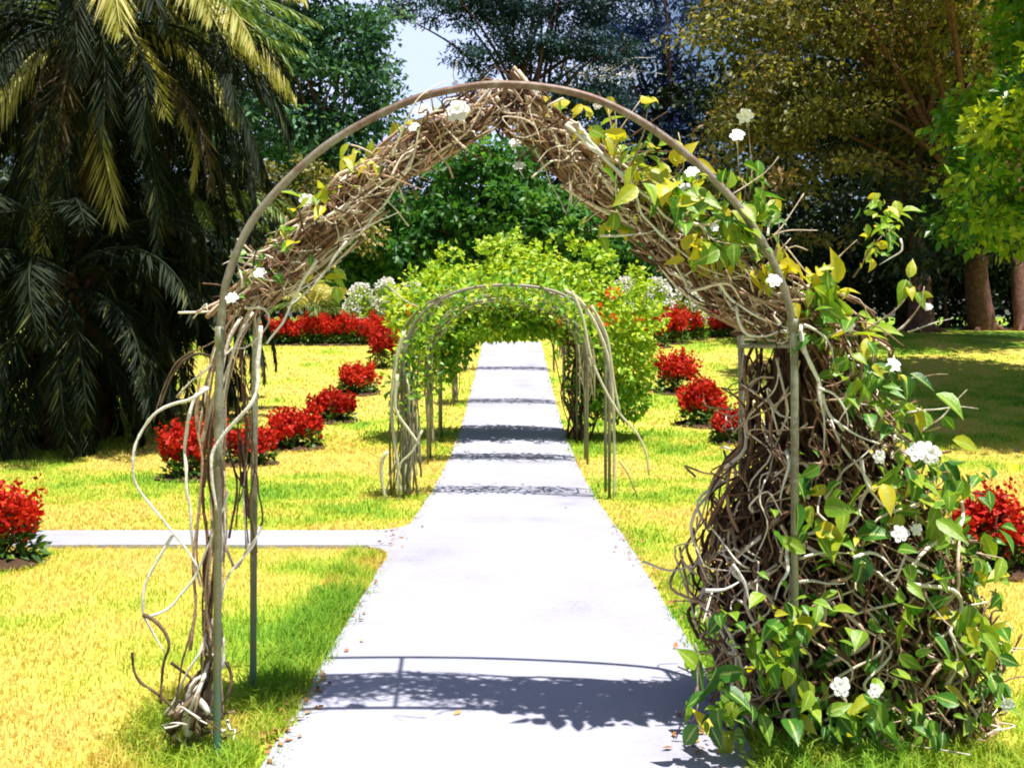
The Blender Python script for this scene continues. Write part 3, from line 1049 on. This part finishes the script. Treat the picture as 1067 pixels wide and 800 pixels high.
# ---- left vine: bare twisted stems up the pole and a bundle to the apex
lv = thing('climbing_vine', 'bare twisted vine on the left leg of the nearest arch, mostly leafless', 'vine', P(222, 770, 3.74))
g = Geo()
bundle(g, [(214, 752), (219, 690), (216, 620), (222, 550), (219, 470), (228, 400), (240, 350), (262, 318)], 3.76, 12, .06, 27, [.15, .35, .55, .75, .95], .003, .0085, 1.0)
bundle(g, [(262, 575), (258, 520), (255, 450), (252, 390), (250, 330)], 4.0, 14, .08, 16, [.1, .3, .5, .9], .003, .007)
bundle(g, [(234, 338), (248, 318), (266, 302), (300, 270), (340, 235), (390, 188), (440, 150), (490, 118), (528, 100)], 3.92, 17, .10, 105, [.15, .35, .45, .6, .75, .95], .003, .010, 2.0)
bundle(g, [(240, 335), (264, 310), (310, 285), (352, 250), (400, 205)], 3.9, 13, .08, 36, [.3, .45, .6, .9], .003, .008, 1.4)
bundle(g, [(455, 150), (490, 125), (523, 96), (523, 150)], 3.92, 16, .1, 30, [.1, .3, .5, .7], .003, .007, 1.5)
bundle(g, [(523, 96), (520, 120), (521, 150)], 3.95, 7, .05, 14, [.0, .1, .25], .003, .007, 1.0)
knots(g, [(250, 315), (300, 270), (340, 235), (390, 188), (440, 150), (500, 115)], 3.86, 18, .12, 190)
part('stem_bundle', g, M['vine_stem'], lv)
g = Geo()
curls = [
    ([(217, 372), (207, 367), (192, 375), (180, 392), (170, 412), (167, 422)], 3.70, .0075, .15),
    ([(224, 378), (207, 392), (195, 402), (186, 410), (176, 418)], 3.72, .006, .85),
    ([(218, 404), (205, 412), (195, 417), (172, 425), (157, 435), (145, 452), (139, 475), (139, 490), (144, 507), (155, 524), (171, 543), (188, 562), (201, 580), (212, 600)], 3.66, .0075, .95),
    ([(216, 402), (205, 412), (197, 435), (194, 460), (194, 497), (196, 520), (199, 549), (201, 579), (210, 610)], 3.68, .0085, 1.0),
    ([(271, 340), (271, 371), (269, 392), (267, 410), (257, 427), (240, 442), (227, 460), (220, 477), (220, 500), (226, 530)], 3.63, .0095, 1.0),
    ([(330, 268), (318, 288), (312, 300), (302, 317), (295, 335), (280, 355), (274, 362)], 3.75, .0075, 1.0),
    ([(255, 322), (275, 320), (279, 337), (268, 352), (255, 362), (243, 361), (232, 372)], 3.75, .006, .9),
    ([(182, 556), (160, 590), (149, 624), (152, 642), (175, 635), (197, 609), (216, 571), (229, 541), (238, 512)], 3.66, .0075, 1.0),
    ([(149, 640), (158, 645), (169, 655), (175, 672), (172, 690), (168, 712), (166, 744)], 3.62, .009, .05),
    ([(137, 680), (138, 700), (146, 711), (160, 720), (182, 740), (196, 752)], 3.64, .007, .1),
    ([(150, 642), (162, 664), (171, 678)], 3.64, .006, 1.0),
    ([(231, 560), (237, 580), (246, 590), (255, 575), (267, 560), (273, 548)], 3.8, .007, .6),
    ([(231, 625), (238, 600), (252, 585), (266, 565), (272, 540)], 3.78, .006, 1.0),
    ([(180, 690), (195, 702), (210, 715), (220, 722)], 3.7, .007, .1),
    ([(214, 660), (205, 690), (192, 705), (183, 730), (172, 745)], 3.7, .007, 1.0),
    ([(205, 640), (190, 690), (183, 720), (178, 750)], 3.68, .006, .3),
    ([(236, 690), (240, 706), (238, 720), (230, 735), (222, 742)], 3.66, .008, .1),
    ([(262, 590), (268, 560), (274, 545), (272, 520), (262, 480)], 4.05, .006, .4),
    ([(235, 350), (215, 360), (190, 372), (172, 400), (160, 440)], 3.82, .004, .3),
    ([(430, 165), (400, 215), (372, 244), (352, 252)], 3.8, .006, .95),
    ([(352, 248), (390, 232), (424, 219)], 3.75, .003, .7),
    ([(360, 250), (330, 295), (300, 320)], 3.72, .006, .9),
]
for pts, d, r, tn in curls:
    q = np.array([P(x, y, d + R.normal(0, .012)) for x, y in pts])
    gc = Geo()
    q = spline(q, .03)
    q = spline(q[::2] + R.normal(0, .0035, q[::2].shape), .02) if len(q) > 6 else q
    tube(gc, q, r * .85, 7, np.clip(tn + .25 * (np.repeat(vnoise(np.arange(len(q)), np.full(len(q), r * 9e3), 3), 7) - .5), 0, 1).tolist() + [tn, tn], r * .55, .35)
    part('curling_stem', gc, M['dead_stem'], lv)
for i in range(26):                                        # knotted old root stock leaning on the pole
    k = R.random()
    a = P(R.normal(196, 12), R.uniform(738, 768), 3.72 + R.normal(0, .04))
    b_ = P(R.normal(208, 8), R.uniform(712, 735), 3.71 + R.normal(0, .03))
    c_ = P(R.normal(221, 4), R.uniform(672, 705), 3.73 + R.normal(0, .025))
    d_ = c_ + np.array([R.normal(.0, .012), R.normal(0, .012), R.uniform(.04, .16)])
    tube(g, spline([a, b_ + R.normal(0, .012, 3), c_, d_], .02), R.uniform(.006, .017), 6, R.choice([.05, .25, .4, .55, .9]), .004, .4)
for i in range(34):                                        # short dead twigs round its foot
    a = P(R.normal(205, 16), R.uniform(730, 765), 3.72 + R.normal(0, .06))
    u_ = R.normal(0, 1, 3) * [.05, .04, .035]
    tube(g, spline([a - u_, a - u_ * .3 + R.normal(0, .014, 3), a + u_ * .4 + R.normal(0, .014, 3), a + u_ + R.normal(0, .01, 3)], .015), R.uniform(.002, .006), 5, R.choice([.05, .2, .4, .85]), .002, .3)
part('foot_tangle', g, M['dead_stem'], lv)
g = Geo()
leaves_at(g, [(300, 245, 24, 22, 30, 3.66, 4.0, .6), (338, 203, 26, 14, 28, 3.66, 4.0, .8), (385, 165, 28, 14, 28, 3.66, 4.0, .85), (268, 275, 18, 18, 22, 3.7, 4.0, .5),
              (430, 130, 20, 8, 6, 3.7, 3.95, .9), (345, 290, 18, 14, 10, 3.8, 4.1, .9), (250, 300, 10, 20, 6, 3.75, 3.95, .6), (465, 112, 14, 5, 4, 3.75, 3.95, .8)], Lm=.065)
part('foliage', g, M['vine_leaf'], lv, False)
for f in ((477, 117, 3.7, 25), (441, 116, 3.8, 17), (320, 209, 3.75, 14), (242, 311, 3.62, 12), (271, 285, 3.66, 12), (432, 133, 3.75, 12), (400, 170, 3.8, 9)):
    flower(lv, *f)

# ---- right vine: big tangle round the right leg, bundle to the apex, glossy leaves and white flowers
rv = thing('climbing_vine', 'dense tangled vine with glossy leaves and white flowers on the right leg', 'vine', P(870, 752, 4.0))
g = Geo()
edges = np.array([(335, 775, 885), (400, 766, 905), (460, 756, 945), (520, 728, 985), (580, 714, 1012), (640, 716, 1030), (700, 730, 1036), (752, 745, 1030)], float)
DC = 4.05


def clump_pt(py, u, v):
    """u, v in the unit disc across the tangle at a picture row"""
    l = np.interp(py, edges[:, 0], edges[:, 1])
    r = np.interp(py, edges[:, 0], edges[:, 2])
    dd = np.interp(py, [335, 460, 640, 752], [.22, .30, .37, .36])
    q = P((l + r) / 2 + u * (r - l) / 2, py, DC)
    q[1] = DC + v * dd
    return q


def strand(g, ylo, yhi, rmax, tints, swirl=.7, r=(.003, .0075)):
    th = R.random() * 6.283
    rr = (R.random() ** .35) * rmax
    pts = []
    y = yhi
    while y > ylo:
        pts.append(clump_pt(y, rr * math.cos(th), rr * math.sin(th)) + R.normal(0, .012, 3))
        y -= R.uniform(16, 30)
        th += R.normal(0, swirl * .32)
        rr = np.clip(rr + R.normal(0, .12), .05, (.97 + .09 * math.sin(th * 3 + y * .03)) * rmax)
    if len(pts) > 2:
        r0 = R.uniform(*r)
        tube(g, spline(pts, .035), r0, 5, np.clip(R.choice(tints) + R.normal(0, .1), 0, 1), r0 * .7, .3)


for i in range(390):
    lo = R.uniform(335, 640) if i % 3 == 0 else R.uniform(470, 650)
    strand(g, lo, min(758, lo + R.uniform(90, 300)), 1.0, [.1, .3, .5, .62, .7, .85], .5, (.003, .011))
for i in range(330):
    lo = R.uniform(335, 620)
    strand(g, lo, min(758, lo + R.uniform(140, 380)), .78, [0, .05, .1], .5, (.006, .012))  # dark core stems, the inner shade of the tangle put into their tint
for i in range(46):
    lo = R.uniform(335, 600)
    strand(g, lo, min(750, lo + R.uniform(70, 220)), 1.05, [.85, .95], .9, (.004, .009))
# short criss-cross twigs
for i in range(300):
    y = R.uniform(400, 750)
    th = R.uniform(3.3, 6.2) if R.random() < .7 else R.uniform(0, 6.28)
    c = clump_pt(y, math.cos(th) * R.uniform(.8, 1.05), math.sin(th) * R.uniform(.8, 1.08))
    d = R.normal(0, .065, 3)
    tube(g, spline([c - d, c - d * .4 + R.normal(0, .03, 3), c + d * .4 + R.normal(0, .03, 3), c + d + R.normal(0, .03, 3)], .025), R.uniform(.0025, .006), 5, np.clip(R.choice([.15, .3, .5, .7, .95]), 0, 1), .003, .3)
# woody trunks inside
for i in range(7):
    th = i * .9
    tube(g, spline([clump_pt(756, .35 * math.cos(th), .5 * math.sin(th)), clump_pt(620, .3 * math.cos(th + .5), .4 * math.sin(th + .5)),
                    clump_pt(470, -.1 + .35 * math.cos(th + 1), .35 * math.sin(th + 1)), clump_pt(345, .3 * math.cos(th + 1.6), .3 * math.sin(th + 1.6))], .06), .05, 8, .12, .03, .35)
part('stem_tangle', g, M['vine_stem'], rv)
g = Geo()
bundle(g, [(520, 98), (545, 118), (572, 142), (620, 186), (670, 226), (720, 272), (765, 302), (812, 326), (850, 350)], 3.92, 19, .11, 125, [.12, .3, .42, .5, .62, .75, .95], .003, .010, 1.9)
bundle(g, [(680, 235), (720, 272), (770, 300), (830, 330)], 3.86, 28, .14, 90, [.2, .35, .5, .7, .95, 1.0], .003, .008, 1.4)
bundle(g, [(770, 335), (800, 330), (850, 330), (885, 350), (900, 400)], 3.95, 22, .16, 60, [.15, .3, .5, .9], .003, .008, 1.5)
whips = [
    ([(590, 130), (640, 175), (690, 222), (740, 268), (800, 300), (828, 322)], 3.72, .008, 1.0),
    ([(607, 140), (650, 186), (680, 235), (730, 278), (772, 292)], 3.70, .007, .95),
    ([(700, 262), (714, 300), (722, 325)], 3.75, .006, .9),
    ([(740, 275), (760, 310), (790, 330), (825, 342)], 3.72, .008, 1.0),
    ([(767, 318), (772, 342), (790, 352), (815, 345), (835, 348)], 3.72, .007, .95),
    ([(720, 262), (718, 300), (728, 320), (745, 322)], 3.8, .005, .8),
    ([(540, 115), (560, 160), (590, 222)], 3.8, .0045, .75),
    ([(593, 180), (594, 205), (590, 224)], 3.8, .004, .75),
    ([(625, 246), (650, 245), (676, 243), (690, 236)], 3.75, .006, .95),
    ([(832, 340), (843, 378), (853, 395), (860, 425), (880, 445), (905, 458), (925, 468)], 3.66, .010, 1.0),
    ([(836, 338), (860, 352), (870, 372), (868, 395)], 3.66, .006, .9),
    ([(853, 395), (858, 440), (858, 480)], 3.66, .007, .8),
    ([(853, 405), (870, 412), (883, 430), (884, 455)], 3.68, .007, 1.0),
    ([(860, 520), (880, 490), (905, 470), (925, 445)], 3.70, .006, .8),
    ([(898, 480), (906, 508), (918, 525), (932, 530), (938, 512)], 3.68, .008, 1.0),
    ([(890, 582), (905, 575), (920, 578), (930, 595)], 3.66, .009, 1.0),
    ([(832, 582), (850, 576), (885, 575)], 3.67, .007, .9),
    ([(735, 615), (755, 614), (770, 606)], 3.75, .009, 1.0),
    ([(764, 588), (775, 605), (782, 632)], 3.75, .008, 1.0),
    ([(822, 562), (819, 595), (806, 625)], 3.68, .009, 1.0),
    ([(832, 606), (855, 606), (890, 608)], 3.68, .007, .85),
    ([(818, 470), (822, 485), (816, 510), (812, 530)], 3.7, .008, .95),
    ([(800, 415), (812, 432), (828, 436)], 3.72, .008, .7),
    ([(727, 670), (726, 700), (728, 740), (722, 752)], 3.7, .005, .6),
    ([(722, 590), (716, 570), (735, 540), (748, 505)], 4.0, .007, .2),
    ([(945, 430), (980, 425), (1030, 424)], 3.8, .005, .75),
    ([(955, 455), (985, 428), (1008, 406)], 3.8, .005, .6),
    ([(925, 400), (960, 392), (996, 390)], 3.85, .004, .5),
    ([(920, 350), (942, 340), (958, 318), (962, 300)], 3.8, .006, .6),
    ([(946, 346), (975, 336), (992, 332)], 3.8, .004, .7),
    ([(860, 282), (880, 262), (893, 250)], 3.75, .005, .6),
    ([(800, 245), (802, 232), (808, 225)], 3.68, .006, .95),
    ([(790, 262), (782, 215), (770, 180), (768, 146)], 3.77, .0045, .5),
    ([(781, 205), (784, 165), (777, 126)], 3.82, .004, .5),
    ([(806, 270), (812, 240), (806, 212), (798, 200)], 3.8, .004, .5),
    ([(660, 170), (672, 130), (676, 104)], 3.74, .004, .6),
    ([(640, 150), (642, 125), (637, 104)], 3.74, .004, .6),
    ([(540, 118), (539, 134), (537, 150)], 3.8, .003, .6),
    ([(539, 130), (544, 155), (541, 172)], 3.8, .003, .6),
    ([(890, 290), (905, 262), (922, 240), (938, 228)], 4.0, .005, .4),
    ([(900, 345), (935, 320), (950, 300), (947, 278)], 3.8, .0045, .5),
    ([(940, 248), (938, 260), (928, 270), (915, 275)], 3.8, .005, .7),
]
for pts, d, r, tn in whips:
    q = np.array([P(x, y, d + R.normal(0, .015)) for x, y in pts])
    gc = Geo()
    q = spline(q, .03)
    q = spline(q[::2] + R.normal(0, .0035, q[::2].shape), .02) if len(q) > 6 else q
    tube(gc, q, r, 7, np.clip(tn + .25 * (np.repeat(vnoise(np.arange(len(q)), np.full(len(q), r * 9e3), 3), 7) - .5), 0, 1).tolist() + [tn, tn], r * .3, .35)
    part('trailing_stem', gc, M['dead_stem'], rv)
knots(g, [(540, 112), (572, 142), (620, 186), (670, 226), (720, 272), (765, 302), (840, 335)], 3.84, 20, .12, 230)
for i in range(130):                                       # leafy twigs
    px, py = R.choice([0, 1]), 0
    if px:
        px, py = R.uniform(840, 1020), R.uniform(330, 760)
        if px > 900 + (py - 330) * .4:
            continue
    else:
        px = R.uniform(640, 830)
        py = 120 + (px - 560) * .62 + R.normal(0, 18)
    a = P(px, py, R.uniform(3.68, 3.95))
    b_ = a + np.array([R.normal(.06, .1), R.normal(-.03, .05), R.normal(.03, .09)])
    tube(g, spline([a, (a + b_) / 2 + R.normal(0, .03, 3), b_], .03), .0035, 5, R.choice([.3, .5, .8]), .002)
part('stem_bundle', g, M['vine_stem'], rv)
g = Geo()
leaves_at(g, [
    (880, 690, 150, 70, 120, 3.50, 3.95, .50), (800, 690, 60, 60, 34, 3.50, 3.75, .55), (950, 640, 90, 70, 80, 3.55, 4.1, .52), (985, 560, 60, 70, 65, 3.65, 4.2, .5),
    (870, 560, 60, 60, 30, 3.56, 3.75, .5), (850, 510, 30, 40, 16, 3.58, 3.75, .45), (925, 510, 60, 40, 26, 3.6, 3.9, .55), (950, 430, 30, 35, 18, 3.65, 3.9, .62),
    (880, 350, 45, 45, 30, 3.62, 4.0, .6), (905, 400, 30, 30, 16, 3.62, 3.9, .5), (860, 300, 30, 22, 26, 3.65, 3.95, .65), (1000, 490, 50, 25, 14, 3.7, 4.0, .35),
    (1010, 690, 40, 50, 44, 3.6, 4.1, .6), (1015, 610, 30, 50, 30, 3.7, 4.2, .4), (760, 735, 30, 35, 26, 3.5, 3.7, .5), (900, 745, 130, 22, 70, 3.5, 3.8, .4),
    (820, 640, 40, 40, 26, 3.52, 3.66, .55)], Lm=.10)
leaves_at(g, [
    (700, 205, 56, 34, 95, 3.60, 4.0, .66), (765, 235, 48, 36, 95, 3.60, 4.0, .6), (850, 320, 40, 34, 26, 3.6, 3.9, .62), (920, 400, 26, 40, 24, 3.62, 3.9, .5), (955, 480, 34, 34, 24, 3.62, 3.9, .5), (735, 262, 40, 18, 34, 3.62, 3.8, .85), (655, 165, 34, 28, 38, 3.66, 4.0, .72),
    (620, 135, 26, 20, 12, 3.7, 4.0, .85), (590, 108, 30, 8, 8, 3.7, 3.9, .95), (800, 285, 32, 20, 30, 3.64, 3.9, .9), (800, 215, 22, 14, 12, 3.7, 3.95, .4),
    (775, 180, 22, 14, 8, 3.7, 3.95, .35), (625, 238, 20, 10, 8, 3.75, 3.9, .72), (690, 160, 22, 14, 8, 3.66, 3.8, .9), (845, 290, 16, 14, 12, 3.68, 3.9, .85)], Lm=.092)
leaves_at(g, [(636, 101, 2, 2, 2, 3.7, 3.75, 1.0), (672, 101, 6, 4, 3, 3.7, 3.75, .9), (688, 192, 3, 2, 2, 3.65, 3.7, 1.0), (945, 285, 4, 12, 3, 3.8, 3.85, .75),
              (958, 305, 3, 6, 2, 3.8, 3.85, .8)], Lm=.10)
leaves_at(g, [(920, 232, 24, 28, 44, 3.9, 4.3, .66), (908, 262, 11, 14, 16, 3.9, 4.2, .7)], Lm=.062)
part('foliage', g, M['vine_leaf'], rv, False)
for f in ((537, 150, 3.8, 12), (541, 174, 3.8, 12), (768, 142, 3.75, 16), (776, 121, 3.8, 15), (721, 180, 3.62, 13), (714, 196, 3.64, 11), (806, 293, 3.62, 15), (744, 237, 3.62, 10),
          (930, 381, 3.68, 16), (884, 339, 3.66, 13), (915, 475, 3.62, 14), (954, 471, 3.66, 20), (970, 473, 3.66, 20), (962, 468, 3.68, 18), (875, 714, 3.46, 19), (911, 719, 3.48, 14), (1049, 733, 3.5, 13),
          (937, 556, 3.6, 17), (954, 551, 3.62, 12), (967, 320, 3.8, 8), (560, 92, 3.75, 12), (622, 110, 3.75, 9)):
    flower(rv, *f)


# ------------------------------------------------------------------ the farther arches
def far_arch(D, label, hw=1.09, H=2.25, spring=1.36, gap=.42, cx=-.06, r=.017):
    z0 = gz(D)
    t = thing('garden_arch', label, 'garden arch', (cx, D, z0), 'garden arches over the path')
    a = np.linspace(0, np.pi, 40)
    e = 2 / 2.35
    c, s = np.cos(a), np.sin(a)
    top = np.stack([-hw * np.sign(c) * np.abs(c) ** e, np.zeros(40), spring + (H - spring) * np.abs(s) ** e], -1)
    lines = []
    for k in (0, 1):
        y = D + k * gap
        pts = np.vstack([[[-hw, 0, -.05], [-hw, 0, spring * .5]], top, [[hw, 0, spring * .5], [hw, 0, -.05]]]) + np.array([cx, y, gz(y)])
        g = Geo()
        tube(g, pts, r, 8, .5)
        part('hoop', g, M['old_metal'], t)
        lines.append(pts)
    for i in (4, 12, 21, 31, 39):
        g = Geo()
        p0, p1 = lines[0][i], lines[1][i]
        tube(g, np.array([p0, (p0 + p1) / 2, p1]), .009, 6, .5)
        part('crossbar', g, M['old_metal'], t)
    return t, lines


arches = []
for D, lab in ((10.15, 'second garden arch, wound with bare pale vine stems'), (13.1, 'third garden arch, thin brown stems on its hoop'),
               (15.2, 'fourth garden arch buried in yellow-green leaves'), (18.9, 'fifth garden arch beyond the leafy one'),
               (23.5, 'farthest garden arch near the end of the path')):
    arches.append(far_arch(D, lab))


def hoop_vine(name, label, D, line_idx, n, tints, hw, seg, mat='pale_stem', r=(.006, .014), leaves=0, extra=()):
    L = arches[line_idx][1][0] + np.array([0, .2, 0])
    L = spline(L[::2], .05)
    t = thing(name, label, 'vine', L[0] + [0, 0, .05])
    g = Geo()
    for i in range(n):
        a = R.uniform(seg[0], seg[1] - .1)
        b_ = min(seg[1], a + R.uniform(.1, .4))
        rr = R.uniform(*r)
        if line_idx == 0 and i % 2:
            a, b_ = R.uniform(0, .12), R.uniform(.2, .34)
        wander(g, L, hw, .2, rr, rr * .7, np.clip(R.choice(tints) + R.normal(0, .1), 0, 1), (a, b_), 1.2, 5, .3, .06)
    for pts, d, rr, tn in extra:
        tube(g, spline([P(x, y, d) for x, y in pts], .06), rr, 6, tn, rr * .7, .2)
    part('stems', g, M[mat], t)
    if leaves:
        g = Geo()
        ix = R.integers(int(len(L) * .2), int(len(L) * .8), leaves)
        q = L[ix] + R.normal(0, .1, (leaves, 3)) * [1, 1.6, 1]
        scatter(g, T_SIMPLE, q, R.normal(0, 1, (leaves, 3)) + [0, 0, -.4], R.normal(0, .5, (leaves, 3)) + [0, -.4, .8], .09, .05, R.random(leaves))
        part('foliage', g, M['arch_leaf'], t, False)
    return t


hoop_vine('hoop_vine', 'pale bare vine wound round the second arch, long stems trailing on its right', 10.15, 0, 56, [.1, .3, .5, .8], .12, (0, .48), leaves=1000, extra=[
    ([(596, 303), (607, 330), (616, 372), (630, 405), (645, 430), (664, 452), (674, 475), (676, 495)], 10.0, .017, 1.0),
    ([(588, 302), (606, 315), (624, 345), (636, 385), (640, 450), (640, 518)], 10.05, .019, 1.0),
    ([(616, 318), (632, 350), (640, 400), (646, 430)], 10.0, .018, .9),
    ([(645, 480), (655, 495), (664, 518)], 10.1, .010, .4),
    ([(414, 390), (412, 425), (424, 445), (437, 463)], 10.0, .020, 1.0),
    ([(440, 448), (430, 470), (416, 485), (414, 515)], 10.0, .014, .9),
    ([(404, 470), (398, 480), (398, 500), (402, 522)], 10.0, .024, 1.0),
    ([(412, 480), (406, 500), (400, 522)], 10.0, .012, .2),
    ([(407, 300), (420, 312), (436, 320)], 10.0, .010, .9),
    ([(421, 345), (412, 380), (408, 430), (414, 480), (418, 515)], 10.05, .024, .9),
])
hoop_vine('hoop_vine', 'thin brown vine stems on the third arch', 13.1, 1, 70, [0, .2, .4, .6], .09, (.02, .98), leaves=1500, r=(.006, .013))

# leafy vine over the fourth arch
LV = arches[2][1][0]
t = thing('leafy_vine', 'thick yellow-green leafy vine mounded over the fourth arch', 'vine', LV[-1] + [0.1, .2, .05])
mass = [  # px, py, rx, ry, leaves, tint, depth centre
    (550, 285, 50, 30, 1500, .8, 15.3), (500, 295, 50, 24, 1100, .8, 15.2), (600, 298, 46, 26, 1100, .72, 15.2), (450, 308, 34, 24, 700, .8, 15.2), (640, 322, 34, 28, 700, .75, 15.2),
    (430, 345, 20, 34, 420, .7, 15.3), (655, 375, 30, 40, 1300, .72, 15.3), (645, 415, 34, 24, 900, .35, 15.4), (458, 350, 36, 46, 2300, .22, 15.6), (470, 335, 34, 22, 700, .3, 15.8),
    (535, 335, 75, 19, 2600, .5, 15.9), (590, 340, 26, 16, 450, .55, 15.7), (610, 390, 22, 55, 800, .15, 15.6), (500, 346, 26, 10, 260, .65, 15.3), (412, 318, 12, 22, 160, .8, 15.2), (668, 345, 16, 20, 200, .8, 15.2)]
g = Geo()
for px, py, rx, ry, n, tm, d0 in mass:
    u = rdir(n) * (R.random(n) ** .4)[:, None]
    d = d0 + u[:, 1] * .55
    p = np.stack([(px + u[:, 0] * rx - CX) / F * d, d, (CY - py + u[:, 2] * ry) / F * d], -1)
    L = .105 * R.uniform(.6, 1.3, n)
    scatter(g, T_SIMPLE, p, u * .6 + R.normal(0, .6, (n, 3)) + [0, -.15, -.5], u * .6 + R.normal(0, .4, (n, 3)) + [0, -.3, .7], L, L * .62, np.clip(R.normal(tm, .22, n), 0, 1))
for i in range(150):                                       # loose shoots breaking the outline and hanging into the opening
    th = R.uniform(-.15, 3.3)
    inner = i % 3 == 0
    ox, oy = (548 + 80 * math.cos(th), 372 - 40 * math.sin(th)) if inner else (550 + 128 * math.cos(th), 345 - 88 * abs(math.sin(th)) ** .9)
    c = P(ox + R.normal(0, 6), oy + R.normal(0, 5), R.uniform(14.8, 15.9))
    n = R.integers(8, 22)
    dv = np.array([math.cos(th) * .5, R.normal(0, .4), (.7 * math.sin(th) if not inner else -.9)]) * R.uniform(.12, .34)
    q = c + R.random((n, 1)) * dv + R.normal(0, .035, (n, 3))
    scatter(g, T_SIMPLE, q, dv * 2 + R.normal(0, .6, (n, 3)), R.normal(0, .4, (n, 3)) + [0, -.3, .7], .105 * R.uniform(.6, 1.2, n), .06, np.clip(R.normal(.75 if not inner else .5, .2, n), 0, 1))
part('foliage', g, M['arch_leaf'], t, False)
g = Geo()
for i in range(26):
    a = P(R.uniform(590, 615), R.uniform(440, 456), 15.35 + R.normal(0, .12))
    a[2] = gz(a[1])
    b_ = P(R.uniform(585, 625), R.uniform(380, 410), 15.4 + R.normal(0, .15))
    c_ = P(R.uniform(570, 640), R.uniform(310, 345), 15.4 + R.normal(0, .2))
    tube(g, spline([a, (a + b_) / 2 + R.normal(0, .06, 3), b_, c_], .08), R.uniform(.008, .02), 5, R.choice([0, .05, .15, .3]), .008, .3)
for i in range(40):
    k = R.integers(4, 34)
    wander(g, spline(LV[2:-2], .05) + np.array([0, .2, 0]), .12, .25, .012, .008, R.choice([.05, .2, .4]), (R.uniform(0, .5), 1), 1.2, 5, .2, .08)
part('stems', g, M['vine_stem'], t)
for px, py in ((508, 305), (555, 304), (590, 335), (634, 332), (621, 322), (640, 305), (430, 322)):
    g = Geo()
    c = P(px, py, 14.6)
    v = rdir(34)
    scatter(g, T_SIMPLE, c + v * [.09, .05, .06], v, R.normal(0, 1, (34, 3)), .07, .05, R.random(34))
    part('blossom_cluster', g, M['orange'], t, False)
# vines on the fifth and sixth arches
hoop_vine('hoop_vine', 'vine stems and sparse leaves on the fifth arch', 18.9, 3, 70, [0, .2, .5], .09, (.02, .98), leaves=700, r=(.008, .016))
hoop_vine('hoop_vine', 'vine stems and sparse leaves on the farthest arch', 23.5, 4, 70, [.1, .3, .5], .09, (.02, .98), leaves=700, r=(.008, .016))
